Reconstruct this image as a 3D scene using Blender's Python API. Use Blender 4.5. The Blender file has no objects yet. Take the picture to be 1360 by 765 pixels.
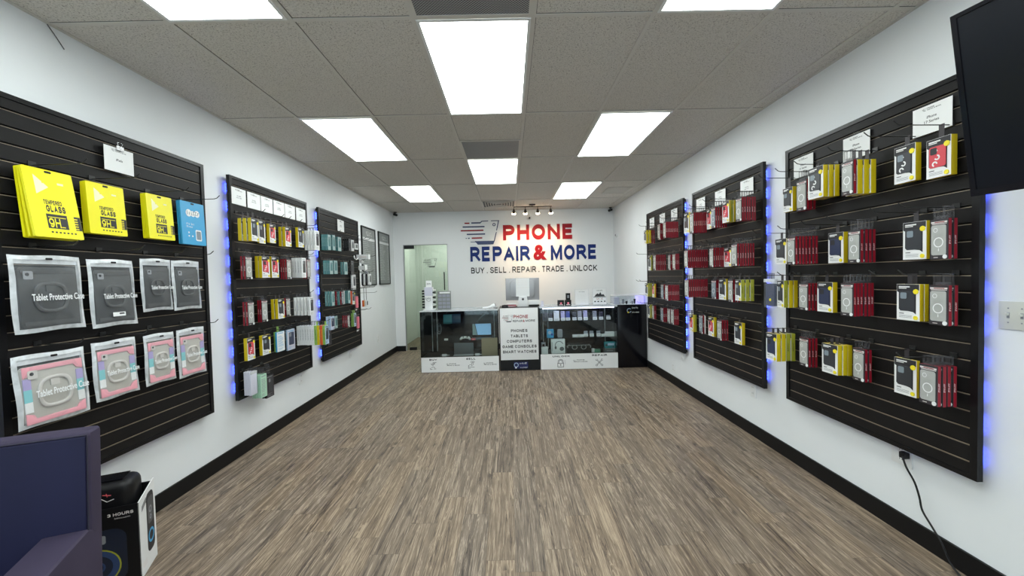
import bpy, bmesh, math, random
from mathutils import Vector, Matrix
R = math.radians
random.seed(7)
scene = bpy.context.scene
col = scene.collection

# ------------------------------------------------------------------ camera, world, exposure
cam_data = bpy.data.cameras.new('camera')
cam_data.sensor_fit = 'HORIZONTAL'
cam_data.sensor_width = 36.0
cam_data.lens = 535.14 / 1360 * 36.0
cam_data.clip_start = 0.05
cam = bpy.data.objects.new('camera', cam_data)
col.objects.link(cam)
cr, cu, cf = Vector((0.99969, -0.00807, -0.02369)), Vector((0.02391, 0.02831, 0.99931)), Vector((0.0074, 0.99957, -0.0285))
m = Matrix((cr, cu, -cf)).transposed().to_4x4()
m.translation = (0, 0, 1.4386)
cam.matrix_world = m
scene.camera = cam
scene.view_settings.view_transform = 'Standard'
scene.view_settings.look = 'None'
scene.view_settings.gamma = 1.0
scene.view_settings.use_curve_mapping = False
EXPOSURE = 0.92
scene.view_settings.exposure = EXPOSURE
world = bpy.data.worlds.new('world')
scene.world = world
world.use_nodes = True
bg = world.node_tree.nodes['Background']
bg.inputs[0].default_value = (0.72, 0.86, 1.0, 1)
bg.inputs[1].default_value = 1.6
LAMP = 5.2          # ceiling panel radiance
LED = 10.0
SPOT = 13.0

# ------------------------------------------------------------------ room numbers (metres)
XL, XR, YB, YF, H = -2.2709, 2.1048, 8.0316, -2.6, 2.7552
PL, PR = XL + .055, XR - .055        # front planes of the slatwall panels
GX0, GY0, TW, TL_ = -1.6721, 2.0711, .6096, 1.2192    # ceiling grid

# ------------------------------------------------------------------ materials
def mat(name, color, rough=.5, metal=0.0, emit=None, es=0.0, alpha=None, spec=None, coat=0.0):
    mt = bpy.data.materials.new(name)
    mt.use_nodes = True
    b = mt.node_tree.nodes['Principled BSDF']
    b.inputs['Base Color'].default_value = (*color, 1)
    b.inputs['Roughness'].default_value = rough
    b.inputs['Metallic'].default_value = metal
    if emit:
        b.inputs['Emission Color'].default_value = (*emit, 1)
        b.inputs['Emission Strength'].default_value = es
    if alpha is not None:
        b.inputs['Alpha'].default_value = alpha
    if spec is not None:
        b.inputs['Specular IOR Level'].default_value = spec
    if coat:
        b.inputs['Coat Weight'].default_value = coat
    return mt

def nodes(mt):
    nt = mt.node_tree
    return nt, nt.nodes, nt.links, nt.nodes['Principled BSDF']

def noise_tint(mt, scale, amount, detail=3):
    """soft natural variation of a material's own colour"""
    nt, N, Lk, b = nodes(mt)
    c = b.inputs['Base Color'].default_value[:]
    tc = N.new('ShaderNodeTexCoord'); nz = N.new('ShaderNodeTexNoise')
    nz.inputs['Scale'].default_value = scale; nz.inputs['Detail'].default_value = detail
    rp = N.new('ShaderNodeValToRGB')
    rp.color_ramp.elements[0].position = .3; rp.color_ramp.elements[1].position = .7
    rp.color_ramp.elements[0].color = [max(0, v * (1 - amount)) for v in c[:3]] + [1]
    rp.color_ramp.elements[1].color = [min(1, v * (1 + amount)) for v in c[:3]] + [1]
    Lk.new(tc.outputs['Object'], nz.inputs['Vector']); Lk.new(nz.outputs['Fac'], rp.inputs['Fac'])
    Lk.new(rp.outputs['Color'], b.inputs['Base Color'])
    return mt

def bump(mt, scale, strength, dist=.002, detail=4):
    nt, N, Lk, b = nodes(mt)
    tc = N.new('ShaderNodeTexCoord'); nz = N.new('ShaderNodeTexNoise'); bp = N.new('ShaderNodeBump')
    nz.inputs['Scale'].default_value = scale; nz.inputs['Detail'].default_value = detail
    bp.inputs['Strength'].default_value = strength; bp.inputs['Distance'].default_value = dist
    Lk.new(tc.outputs['Object'], nz.inputs['Vector']); Lk.new(nz.outputs['Fac'], bp.inputs['Height'])
    Lk.new(bp.outputs['Normal'], b.inputs['Normal'])
    return mt

def glass_mat(name, tint, refl_rough=.03, base=.06):
    mt = bpy.data.materials.new(name); mt.use_nodes = True
    nt = mt.node_tree; N = nt.nodes; Lk = nt.links
    N.remove(N['Principled BSDF'])
    out = N['Material Output']
    tr = N.new('ShaderNodeBsdfTransparent'); tr.inputs[0].default_value = (*tint, 1)
    gl = N.new('ShaderNodeBsdfGlossy'); gl.inputs['Roughness'].default_value = refl_rough
    lw = N.new('ShaderNodeLayerWeight'); lw.inputs[0].default_value = .5
    pw = N.new('ShaderNodeMath'); pw.operation = 'POWER'; pw.inputs[1].default_value = 4.0; Lk.new(lw.outputs['Facing'], pw.inputs[0])
    fr = N.new('ShaderNodeMath'); fr.operation = 'MULTIPLY_ADD'; fr.inputs[1].default_value = .7; fr.inputs[2].default_value = .04; Lk.new(pw.outputs[0], fr.inputs[0])
    mx = N.new('ShaderNodeMixShader')
    Lk.new(fr.outputs[0], mx.inputs[0]); Lk.new(tr.outputs[0], mx.inputs[1]); Lk.new(gl.outputs[0], mx.inputs[2])
    Lk.new(mx.outputs[0], out.inputs[0])
    return mt

def film_mat(name, color, opacity, rough=.25):
    """cloudy plastic film: part see-through, part milky, with a sheen"""
    mt = bpy.data.materials.new(name); mt.use_nodes = True
    nt = mt.node_tree; N = nt.nodes; Lk = nt.links
    b = N['Principled BSDF']; b.inputs['Base Color'].default_value = (*color, 1)
    b.inputs['Roughness'].default_value = rough
    tr = N.new('ShaderNodeBsdfTransparent'); mx = N.new('ShaderNodeMixShader')
    tc = N.new('ShaderNodeTexCoord'); nz = N.new('ShaderNodeTexNoise')
    nz.inputs['Scale'].default_value = 9; nz.inputs['Detail'].default_value = 3; nz.inputs['Distortion'].default_value = 1.2
    mr = N.new('ShaderNodeMapRange'); mr.inputs[1].default_value = .35; mr.inputs[2].default_value = .75
    mr.inputs[3].default_value = opacity * .6; mr.inputs[4].default_value = min(1, opacity * 1.7)
    Lk.new(tc.outputs['Object'], nz.inputs['Vector']); Lk.new(nz.outputs['Fac'], mr.inputs[0])
    Lk.new(mr.outputs[0], mx.inputs[0]); Lk.new(tr.outputs[0], mx.inputs[1]); Lk.new(b.outputs[0], mx.inputs[2])
    Lk.new(mx.outputs[0], N['Material Output'].inputs[0])
    return mt

M = {}
M['wall'] = bump(noise_tint(mat('painted wall white', (.80, .825, .84), .55), 2.2, .02), 90, .12, .001)
M['wall_back'] = bump(mat('back wall white', (.80, .815, .82), .55), 90, .12, .001)
M['base'] = mat('black vinyl baseboard', (.005, .005, .0055), .5, spec=.25)
M['bar'] = mat('grid bar grey white', (.60, .575, .53), .6)
M['gap'] = mat('dark gap', (.03, .028, .026), .9)
M['lens'] = mat('light diffuser', (.9, .95, .95), .4, emit=(.93, 1.0, .98), es=LAMP)
M['lamp_frame'] = mat('white light frame', (.75, .76, .75), .4)
M['slat'] = bump(noise_tint(mat('black slatwall laminate', (.0085, .0078, .0082), .5, spec=.22), 12, .15), 300, .08, .0005)
M['slat_frame'] = mat('black panel frame', (.005, .005, .006), .35, spec=.3)
M['insert'] = noise_tint(mat('groove raw board tan', (.30, .24, .17), .5), 6, .25)
M['hook'] = mat('black wire', (.012, .012, .012), .3)
M['chrome'] = mat('chrome', (.7, .7, .72), .2, 1.0)
M['led'] = mat('blue led', (.05, .1, .6), .4, emit=(.03, .06, 1.0), es=LED)
M['led_tape'] = mat('led tape', (.35, .37, .5), .5)
M['white'] = mat('white card', (.80, .81, .81), .45)
M['paper'] = mat('paper', (.82, .83, .83), .6)
M['black'] = mat('black plastic', (.006, .006, .007), .4, spec=.3)
M['gloss_black'] = mat('gloss black', (.004, .004, .006), .15, spec=.35)
M['ink'] = mat('black ink', (.02, .02, .025), .5)
M['grey_ink'] = mat('grey ink', (.25, .26, .28), .5)
M['light_ink'] = mat('light ink', (.75, .70, .68), .5)
M['yellow'] = mat('packaging yellow', (.66, .50, .008), .38)
M['badge'] = mat('badge yellow', (.85, .72, .02), .4)
M['olive'] = mat('packaging olive yellow', (.36, .37, .03), .4)
M['red'] = mat('packaging red', (.27, .004, .016), .42)
M['pink_red'] = mat('case coral red', (.62, .06, .08), .4)
M['navy'] = mat('case navy', (.025, .035, .085), .35)
M['slate'] = mat('case slate black', (.035, .038, .045), .35)
M['charcoal'] = mat('packaging charcoal', (.035, .03, .035), .4)
M['silver_case'] = noise_tint(mat('clear case grey', (.42, .43, .41), .3), 14, .12)
M['bluegrey'] = mat('blue grey case', (.22, .27, .31), .35)
M['clearish'] = film_mat('clear hang tab plastic', (.10, .10, .11), .28, .5)
M['teal'] = mat('packaging teal', (.06, .19, .20), .4)
M['pale_teal'] = mat('pale teal card', (.38, .50, .50), .45)
M['green'] = mat('packaging lime', (.28, .48, .10), .4)
M['orange'] = mat('packaging orange red', (.72, .10, .03), .4)
M['skyblue'] = mat('packaging sky blue', (.05, .36, .66), .35)
M['paleblue'] = mat('packaging pale blue', (.42, .55, .72), .4)
M['lav'] = mat('lavender white film', (.62, .62, .72), .35)
M['mint'] = mat('mint card', (.42, .66, .50), .45)
M['pink'] = mat('pink pack', (.80, .18, .25), .35)
M['sign_red'] = mat('sign red', (.30, .002, .010), .5, spec=.25)
M['sign_blue'] = mat('sign blue', (.004, .022, .155), .5, spec=.25)
M['sign_navy'] = mat('sign navy', (.015, .03, .12), .35)
M['sign_dark'] = mat('sign black', (.008, .009, .012), .5, spec=.25)
M['tpink'] = mat('tablet case pink', (.80, .36, .42), .4)
M['tpurple'] = mat('tablet case lilac', (.40, .34, .62), .4)
M['tteal'] = mat('tablet case turquoise', (.22, .58, .62), .4)
M['tgrey'] = mat('tablet case warm grey', (.46, .44, .40), .45)
M['tring'] = mat('tablet case stand ring', (.58, .55, .52), .4)
M['tdark'] = mat('tablet case black', (.03, .032, .035), .45)
M['tdark2'] = mat('tablet case black ring', (.05, .052, .055), .4)
M['bag'] = film_mat('clear zip bag', (.70, .74, .77), .085, .18)
M['bag_edge'] = film_mat('white bag border', (.80, .83, .86), .85, .25)
M['bag_text'] = mat('bag print white', (.85, .86, .87), .4)
M['chair'] = bump(noise_tint(mat('navy purple upholstery', (.011, .011, .040), .6, spec=.25), 5, .12), 500, .25, .0008)
M['chair_side'] = bump(noise_tint(mat('greyish purple upholstery', (.045, .036, .068), .65, spec=.25), 5, .1), 500, .25, .0008)
M['seam'] = mat('dark seam', (.015, .013, .03), .7)
M['glass'] = glass_mat('case glass', (.90, .94, .93))
M['green_glass'] = glass_mat('green partition glass', (.79, .84, .79))
M['green_room'] = mat('back room wall', (.66, .68, .65), .7)
M['acrylic'] = glass_mat('acrylic', (.93, .95, .97), .08)
M['counter_top'] = mat('counter top white', (.72, .75, .78), .25)
M['steel'] = mat('aluminium back', (.36, .36, .37), .35, .5)
M['brown'] = mat('olive brown board', (.26, .21, .13), .6)
M['screen_teal'] = mat('tablet teal', (.03, .22, .26), .25)
M['screen_blue'] = mat('laptop screen blue', (.22, .42, .62), .2, emit=(.25, .5, .8), es=.25)
M['laptop'] = mat('laptop graphite', (.10, .11, .12), .4, .3)
M['lilac_glow'] = mat('painted lilac glow', (.5, .45, .9), .4, emit=(.45, .40, 1.0), es=.55)  # self-lit colour standing in for purple LED glow
M['added_case_strip'] = mat('added case light', (.6, .58, .9), .4, emit=(.75, .72, 1.0), es=7)
M['phone_lilac'] = mat('lilac phone', (.45, .43, .68), .25)
M['phone_white'] = mat('white phone', (.78, .8, .84), .25)
M['phone_blue'] = mat('blue phone', (.05, .08, .35), .25)
M['phone_dark'] = mat('dark phone', (.03, .032, .05), .2)
M['phone_grey'] = mat('grey phone', (.28, .29, .33), .3)
M['plate'] = mat('ivory switch plate', (.62, .63, .57), .4)
M['vent'] = None
M['bulb'] = mat('warm lamp face', (.9, .8, .6), .4, emit=(1.0, .78, .5), es=9)
M['bronze'] = mat('dark bronze', (.06, .045, .035), .4, .6)
M['board_grey'] = mat('price board grey', (.20, .21, .205), .45)
M['board_line'] = mat('price board line', (.62, .63, .63), .5)

def floor_material():
    mt = bpy.data.materials.new('vinyl plank floor'); mt.use_nodes = True
    nt, N, Lk, b = nodes(mt)
    def math_(op, a, bb=None, c=None):
        n = N.new('ShaderNodeMath'); n.operation = op
        for i, v in enumerate((a, bb, c)):
            if v is None: continue
            if isinstance(v, (int, float)): n.inputs[i].default_value = v
            else: Lk.new(v, n.inputs[i])
        return n.outputs[0]
    tc = N.new('ShaderNodeTexCoord'); sp = N.new('ShaderNodeSeparateXYZ'); Lk.new(tc.outputs['Object'], sp.inputs[0])
    x, y = sp.outputs[0], sp.outputs[1]
    u = math_('DIVIDE', x, .152)
    cu_ = math_('FLOOR', u)
    w1 = N.new('ShaderNodeTexWhiteNoise'); w1.noise_dimensions = '1D'; Lk.new(cu_, w1.inputs['W'])
    v = math_('ADD', math_('DIVIDE', y, .92), math_('MULTIPLY', w1.outputs['Value'], 5.0))
    cv = math_('FLOOR', v)
    cb = N.new('ShaderNodeCombineXYZ'); Lk.new(cu_, cb.inputs[0]); Lk.new(cv, cb.inputs[1])
    w2 = N.new('ShaderNodeTexWhiteNoise'); w2.noise_dimensions = '2D'; Lk.new(cb.outputs[0], w2.inputs['Vector'])
    idv = w2.outputs['Value']
    def grain(sx, sy, detail, rough, dist, off):
        c = N.new('ShaderNodeCombineXYZ')
        Lk.new(math_('MULTIPLY', x, sx), c.inputs[0]); Lk.new(math_('ADD', math_('MULTIPLY', y, sy), math_('MULTIPLY', idv, 37.0)), c.inputs[1])
        Lk.new(math_('ADD', math_('MULTIPLY', idv, 11.0), off), c.inputs[2])
        n = N.new('ShaderNodeTexNoise'); n.inputs['Scale'].default_value = 1.0; n.inputs['Detail'].default_value = detail
        n.inputs['Roughness'].default_value = rough; n.inputs['Distortion'].default_value = dist
        Lk.new(c.outputs[0], n.inputs['Vector'])
        return n.outputs['Fac']
    g1 = grain(30, 1.5, 5, .62, .8, 0)       # broad streaks
    g2 = grain(190, 9, 5, .75, .2, 5)        # fine fibres
    g3 = grain(6, 1.2, 3, .5, 1.0, 9)        # slow colour drift
    g4 = grain(26, 1.1, 4, .6, 1.6, 17)      # vein lines
    r1 = N.new('ShaderNodeValToRGB'); cr_ = r1.color_ramp
    cr_.elements[0].position = .18; cr_.elements[0].color = (.050, .036, .027, 1)
    cr_.elements[1].position = .86; cr_.elements[1].color = (.36, .285, .208, 1)
    e = cr_.elements.new(.38); e.color = (.120, .088, .062, 1)
    e = cr_.elements.new(.58); e.color = (.198, .150, .108, 1)
    mixv = math_('ADD', math_('MULTIPLY', g1, .46), math_('ADD', math_('MULTIPLY', g2, .40), math_('MULTIPLY', g3, .14)))
    vein = N.new('ShaderNodeMapRange'); vein.inputs[1].default_value = .0; vein.inputs[2].default_value = .035; vein.inputs[3].default_value = .34; vein.inputs[4].default_value = 0.0
    Lk.new(math_('ABSOLUTE', math_('SUBTRACT', g4, .5)), vein.inputs[0])
    vein2 = N.new('ShaderNodeMapRange'); vein2.inputs[1].default_value = .0; vein2.inputs[2].default_value = .03; vein2.inputs[3].default_value = -.26; vein2.inputs[4].default_value = 0.0
    Lk.new(math_('ABSOLUTE', math_('SUBTRACT', g4, .385)), vein2.inputs[0])
    stretch = math_('ADD', math_('ADD', vein.outputs[0], vein2.outputs[0]), math_('ADD', math_('MULTIPLY', math_('SUBTRACT', mixv, .5), 2.1), math_('ADD', .5, math_('MULTIPLY', math_('SUBTRACT', idv, .5), .07))))
    Lk.new(stretch, r1.inputs['Fac'])
    # knots
    ck = N.new('ShaderNodeCombineXYZ'); Lk.new(math_('MULTIPLY', x, 9), ck.inputs[0]); Lk.new(math_('MULTIPLY', y, 3.2), ck.inputs[1])
    vk = N.new('ShaderNodeTexVoronoi'); vk.inputs['Scale'].default_value = 1.0; vk.inputs['Randomness'].default_value = 1.0
    Lk.new(ck.outputs[0], vk.inputs['Vector'])
    kr = N.new('ShaderNodeMapRange'); kr.inputs[1].default_value = .07; kr.inputs[2].default_value = .20
    kr.inputs[3].default_value = .80; kr.inputs[4].default_value = 0.0
    Lk.new(vk.outputs['Distance'], kr.inputs[0])
    kn = N.new('ShaderNodeTexNoise'); kn.inputs['Scale'].default_value = 2.1; Lk.new(ck.outputs[0], kn.inputs['Vector'])
    kmask = math_('MULTIPLY', kr.outputs[0], math_('GREATER_THAN', kn.outputs['Fac'], .50))
    mk = N.new('ShaderNodeMixRGB'); Lk.new(kmask, mk.inputs[0]); Lk.new(r1.outputs[0], mk.inputs[1]); mk.inputs[2].default_value = (.05, .036, .026, 1)
    # per-plank hue
    hs = N.new('ShaderNodeHueSaturation'); Lk.new(mk.outputs[0], hs.inputs['Color'])
    Lk.new(math_('ADD', .92, math_('MULTIPLY', idv, .2)), hs.inputs['Saturation'])
    Lk.new(math_('ADD', .96, math_('MULTIPLY', w2.outputs['Value'], .08)), hs.inputs['Value'])
    # joints
    fu = math_('FRACT', u); fv = math_('FRACT', v)
    ju = math_('LESS_THAN', math_('MINIMUM', fu, math_('SUBTRACT', 1.0, fu)), .007)
    jv = math_('LESS_THAN', math_('MINIMUM', fv, math_('SUBTRACT', 1.0, fv)), .0015)
    jm = N.new('ShaderNodeMixRGB'); Lk.new(math_('MULTIPLY', math_('MAXIMUM', ju, jv), .45), jm.inputs[0])
    Lk.new(hs.outputs[0], jm.inputs[1]); jm.inputs[2].default_value = (.05, .04, .032, 1)
    Lk.new(jm.outputs[0], b.inputs['Base Color'])
    b.inputs['Roughness'].default_value = .52
    b.inputs['Specular IOR Level'].default_value = .35
    bp = N.new('ShaderNodeBump'); bp.inputs['Strength'].default_value = .25; bp.inputs['Distance'].default_value = .0015
    Lk.new(mixv, bp.inputs['Height']); Lk.new(bp.outputs[0], b.inputs['Normal'])
    return mt

def ceiling_material():
    mt = bpy.data.materials.new('acoustic ceiling tile'); mt.use_nodes = True
    nt, N, Lk, b = nodes(mt)
    tc = N.new('ShaderNodeTexCoord')
    v1 = N.new('ShaderNodeTexNoise'); v1.inputs['Scale'].default_value = 130; v1.inputs['Detail'].default_value = 3; v1.inputs['Roughness'].default_value = .7
    Lk.new(tc.outputs['Object'], v1.inputs['Vector'])
    rp = N.new('ShaderNodeValToRGB'); c = rp.color_ramp
    c.elements[0].position = .30; c.elements[0].color = (.10, .085, .07, 1)
    c.elements[1].position = .46; c.elements[1].color = (.60, .57, .525, 1)
    e = c.elements.new(.38); e.color = (.40, .375, .34, 1)
    e = c.elements.new(.75); e.color = (.70, .67, .62, 1)
    Lk.new(v1.outputs['Fac'], rp.inputs['Fac'])
    Lk.new(rp.outputs[0], b.inputs['Base Color'])
    b.inputs['Roughness'].default_value = .9
    bp = N.new('ShaderNodeBump'); bp.inputs['Strength'].default_value = .5; bp.inputs['Distance'].default_value = .002
    Lk.new(v1.outputs['Fac'], bp.inputs['Height']); Lk.new(bp.outputs[0], b.inputs['Normal'])
    return mt

def vent_material():
    mt = bpy.data.materials.new('perforated grille'); mt.use_nodes = True
    nt, N, Lk, b = nodes(mt)
    tc = N.new('ShaderNodeTexCoord')
    mp = N.new('ShaderNodeMapping'); mp.inputs['Rotation'].default_value[2] = R(45); mp.inputs['Scale'].default_value = (95, 95, 95)
    ch = N.new('ShaderNodeTexVoronoi'); ch.inputs['Randomness'].default_value = 0; ch.inputs['Scale'].default_value = 1
    Lk.new(tc.outputs['Object'], mp.inputs[0]); Lk.new(mp.outputs[0], ch.inputs['Vector'])
    rp = N.new('ShaderNodeValToRGB'); c = rp.color_ramp
    c.elements[0].position = .32; c.elements[0].color = (.02, .02, .022, 1)
    c.elements[1].position = .42; c.elements[1].color = (.30, .30, .31, 1)
    Lk.new(ch.outputs['Distance'], rp.inputs[0]); Lk.new(rp.outputs[0], b.inputs['Base Color'])
    b.inputs['Roughness'].default_value = .5
    return mt
M['floor'] = floor_material()
M['ceiling'] = ceiling_material()
M['vent'] = vent_material()

# ------------------------------------------------------------------ mesh helpers
class MB:
    def __init__(s):
        s.v = []; s.f = []; s.mi = []
    def quadface(s, pts, mi=0):
        b = len(s.v); s.v += [tuple(p) for p in pts]; s.f.append(tuple(range(b, b + len(pts)))); s.mi.append(mi)
    def box(s, x0, x1, y0, y1, z0, z1, mi=0):
        b = len(s.v)
        s.v += [(x0, y0, z0), (x1, y0, z0), (x1, y1, z0), (x0, y1, z0), (x0, y0, z1), (x1, y0, z1), (x1, y1, z1), (x0, y1, z1)]
        for f in ((0, 3, 2, 1), (4, 5, 6, 7), (0, 1, 5, 4), (1, 2, 6, 5), (2, 3, 7, 6), (3, 0, 4, 7)):
            s.f.append(tuple(b + i for i in f)); s.mi.append(mi)
        return s
    def prism(s, poly, y0, y1, mi=0, plane='xz'):
        """2-D polygon extruded along the third axis; poly counter-clockwise seen from -y"""
        n = len(poly); b = len(s.v)
        def P(p, t):
            if plane == 'xz': return (p[0], t, p[1])
            if plane == 'yz': return (t, p[0], p[1])
            return (p[0], p[1], t)
        s.v += [P(p, y0) for p in poly] + [P(p, y1) for p in poly]
        s.f.append(tuple(b + i for i in range(n))); s.mi.append(mi)
        s.f.append(tuple(b + n + i for i in reversed(range(n)))); s.mi.append(mi)
        for i in range(n):
            j = (i + 1) % n
            s.f.append((b + i, b + n + i, b + n + j, b + j)); s.mi.append(mi)
        return s
    def tube(s, pts, r, n=8, mi=0, cap=True):
        pts = [Vector(p) for p in pts]; b = len(s.v); k = len(pts)
        prev = None
        for i, p in enumerate(pts):
            d = (pts[min(i + 1, k - 1)] - pts[max(i - 1, 0)]).normalized()
            if prev is None:
                a = Vector((0, 0, 1)) if abs(d.z) < .9 else Vector((1, 0, 0))
                u = d.cross(a).normalized()
            else:
                u = (prev - d * prev.dot(d)).normalized()
            prev = u; w = d.cross(u)
            rr = r[i] if isinstance(r, (list, tuple)) else r
            for j in range(n):
                t = 2 * math.pi * j / n
                s.v.append(tuple(p + (u * math.cos(t) + w * math.sin(t)) * rr))
        for i in range(k - 1):
            for j in range(n):
                j2 = (j + 1) % n
                s.f.append((b + i * n + j, b + i * n + j2, b + (i + 1) * n + j2, b + (i + 1) * n + j)); s.mi.append(mi)
        if cap:
            s.f.append(tuple(b + j for j in reversed(range(n)))); s.mi.append(mi)
            s.f.append(tuple(b + (k - 1) * n + j for j in range(n))); s.mi.append(mi)
        return s
    def disc(s, cx, cz, r, y0, y1, mi=0, n=20, sx=1.0):
        return s.prism([(cx + r * sx * math.cos(2 * math.pi * i / n), cz + r * math.sin(2 * math.pi * i / n)) for i in range(n)], y0, y1, mi)
    def ring(s, cx, cz, r0, r1, y0, y1, mi=0, n=24, a0=0, a1=360, sx=1.0):
        for i in range(n):
            t0 = R(a0 + (a1 - a0) * i / n); t1 = R(a0 + (a1 - a0) * (i + 1) / n)
            s.prism([(cx + r0 * sx * math.cos(t0), cz + r0 * math.sin(t0)), (cx + r1 * sx * math.cos(t0), cz + r1 * math.sin(t0)),
                     (cx + r1 * sx * math.cos(t1), cz + r1 * math.sin(t1)), (cx + r0 * sx * math.cos(t1), cz + r0 * math.sin(t1))], y0, y1, mi)
        return s
    def sphere(s, c, r, mi=0, n=14, m_=8, sz=1.0, half=False):
        b = len(s.v); k = m_ + 1
        for i in range(k):
            a = math.pi * i / m_ * (.5 if half else 1)
            for j in range(n):
                t = 2 * math.pi * j / n
                s.v.append((c[0] + r * math.sin(a) * math.cos(t), c[1] + r * math.sin(a) * math.sin(t), c[2] + r * sz * math.cos(a)))
        for i in range(m_):
            for j in range(n):
                j2 = (j + 1) % n
                s.f.append((b + i * n + j, b + (i + 1) * n + j, b + (i + 1) * n + j2, b + i * n + j2)); s.mi.append(mi)
        return s
    def build(s, name, mats, parent=None, bevel=0, seg=2, smooth=False, loc=None, rot=None):
        me = bpy.data.meshes.new(name)
        me.from_pydata(s.v, [], s.f)
        if not isinstance(mats, (list, tuple)): mats = [mats]
        for q in mats: me.materials.append(q)
        me.polygons.foreach_set('material_index', s.mi)
        bm = bmesh.new(); bm.from_mesh(me)
        bmesh.ops.remove_doubles(bm, verts=bm.verts, dist=1e-6)
        if bevel:
            es = [e for e in bm.edges if len(e.link_faces) == 2 and e.calc_face_angle(0) > R(30)]
            bmesh.ops.bevel(bm, geom=es, offset=bevel, segments=seg, affect='EDGES', profile=.6, clamp_overlap=True)
        bmesh.ops.recalc_face_normals(bm, faces=bm.faces)
        bm.to_mesh(me); bm.free()
        if smooth or bevel:
            for p in me.polygons: p.use_smooth = True
            me.set_sharp_from_angle(angle=R(35))
        o = bpy.data.objects.new(name, me)
        col.objects.link(o)
        if parent: o.parent = parent
        if loc: o.location = loc
        if rot: o.rotation_euler = rot
        return o

def rrect(x0, x1, z0, z1, r, n=4):
    pts = []
    for cx, cz, a in ((x1 - r, z1 - r, 0), (x0 + r, z1 - r, 90), (x0 + r, z0 + r, 180), (x1 - r, z0 + r, 270)):
        for i in range(n + 1):
            t = R(a + 90 * i / n); pts.append((cx + r * math.cos(t), cz + r * math.sin(t)))
    return pts

def thing(name, label, cat, loc=(0, 0, 0), rot=0, group=None):
    o = bpy.data.objects.new(name, None)
    o.empty_display_size = .05
    col.objects.link(o)
    o.location = loc
    o.rotation_euler = rot if isinstance(rot, tuple) else (0, 0, rot)
    return tag(o, label, cat, group)
LABELS = {}
def tag(o, label, cat, group=None):
    n = len(label.replace(',', ' ').split())
    assert 4 <= n <= 16, (n, label)
    if label in LABELS: print('DUPLICATE LABEL', label)
    LABELS[label] = 1
    o['label'] = label; o['category'] = cat
    if group: o['group'] = group
    return o
def struct(o):
    o['kind'] = 'structure'
    return o

_txt = {}
def text_data(s, bold, extrude):
    key = (s, bold, extrude)
    if key not in _txt:
        cu_ = bpy.data.curves.new('lettering', 'FONT'); cu_.body = s; cu_.size = 1.0; cu_.offset = bold; cu_.extrude = extrude
        cu_.align_x = 'CENTER'; cu_.resolution_u = 3; cu_.space_line = 1.0
        o = bpy.data.objects.new('lettering', cu_); col.objects.link(o)
        bpy.context.view_layer.update()
        me = bpy.data.meshes.new_from_object(o.evaluated_get(bpy.context.evaluated_depsgraph_get()))
        bpy.data.objects.remove(o); bpy.data.curves.remove(cu_)
        vs = [tuple(v.co) for v in me.vertices]; fs = [tuple(p.vertices) for p in me.polygons]
        bpy.data.meshes.remove(me)
        xs = [v[0] for v in vs]; ys = [v[1] for v in vs]
        _txt[key] = (vs, fs, min(xs), max(xs), min(ys), max(ys))
    return _txt[key]

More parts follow.
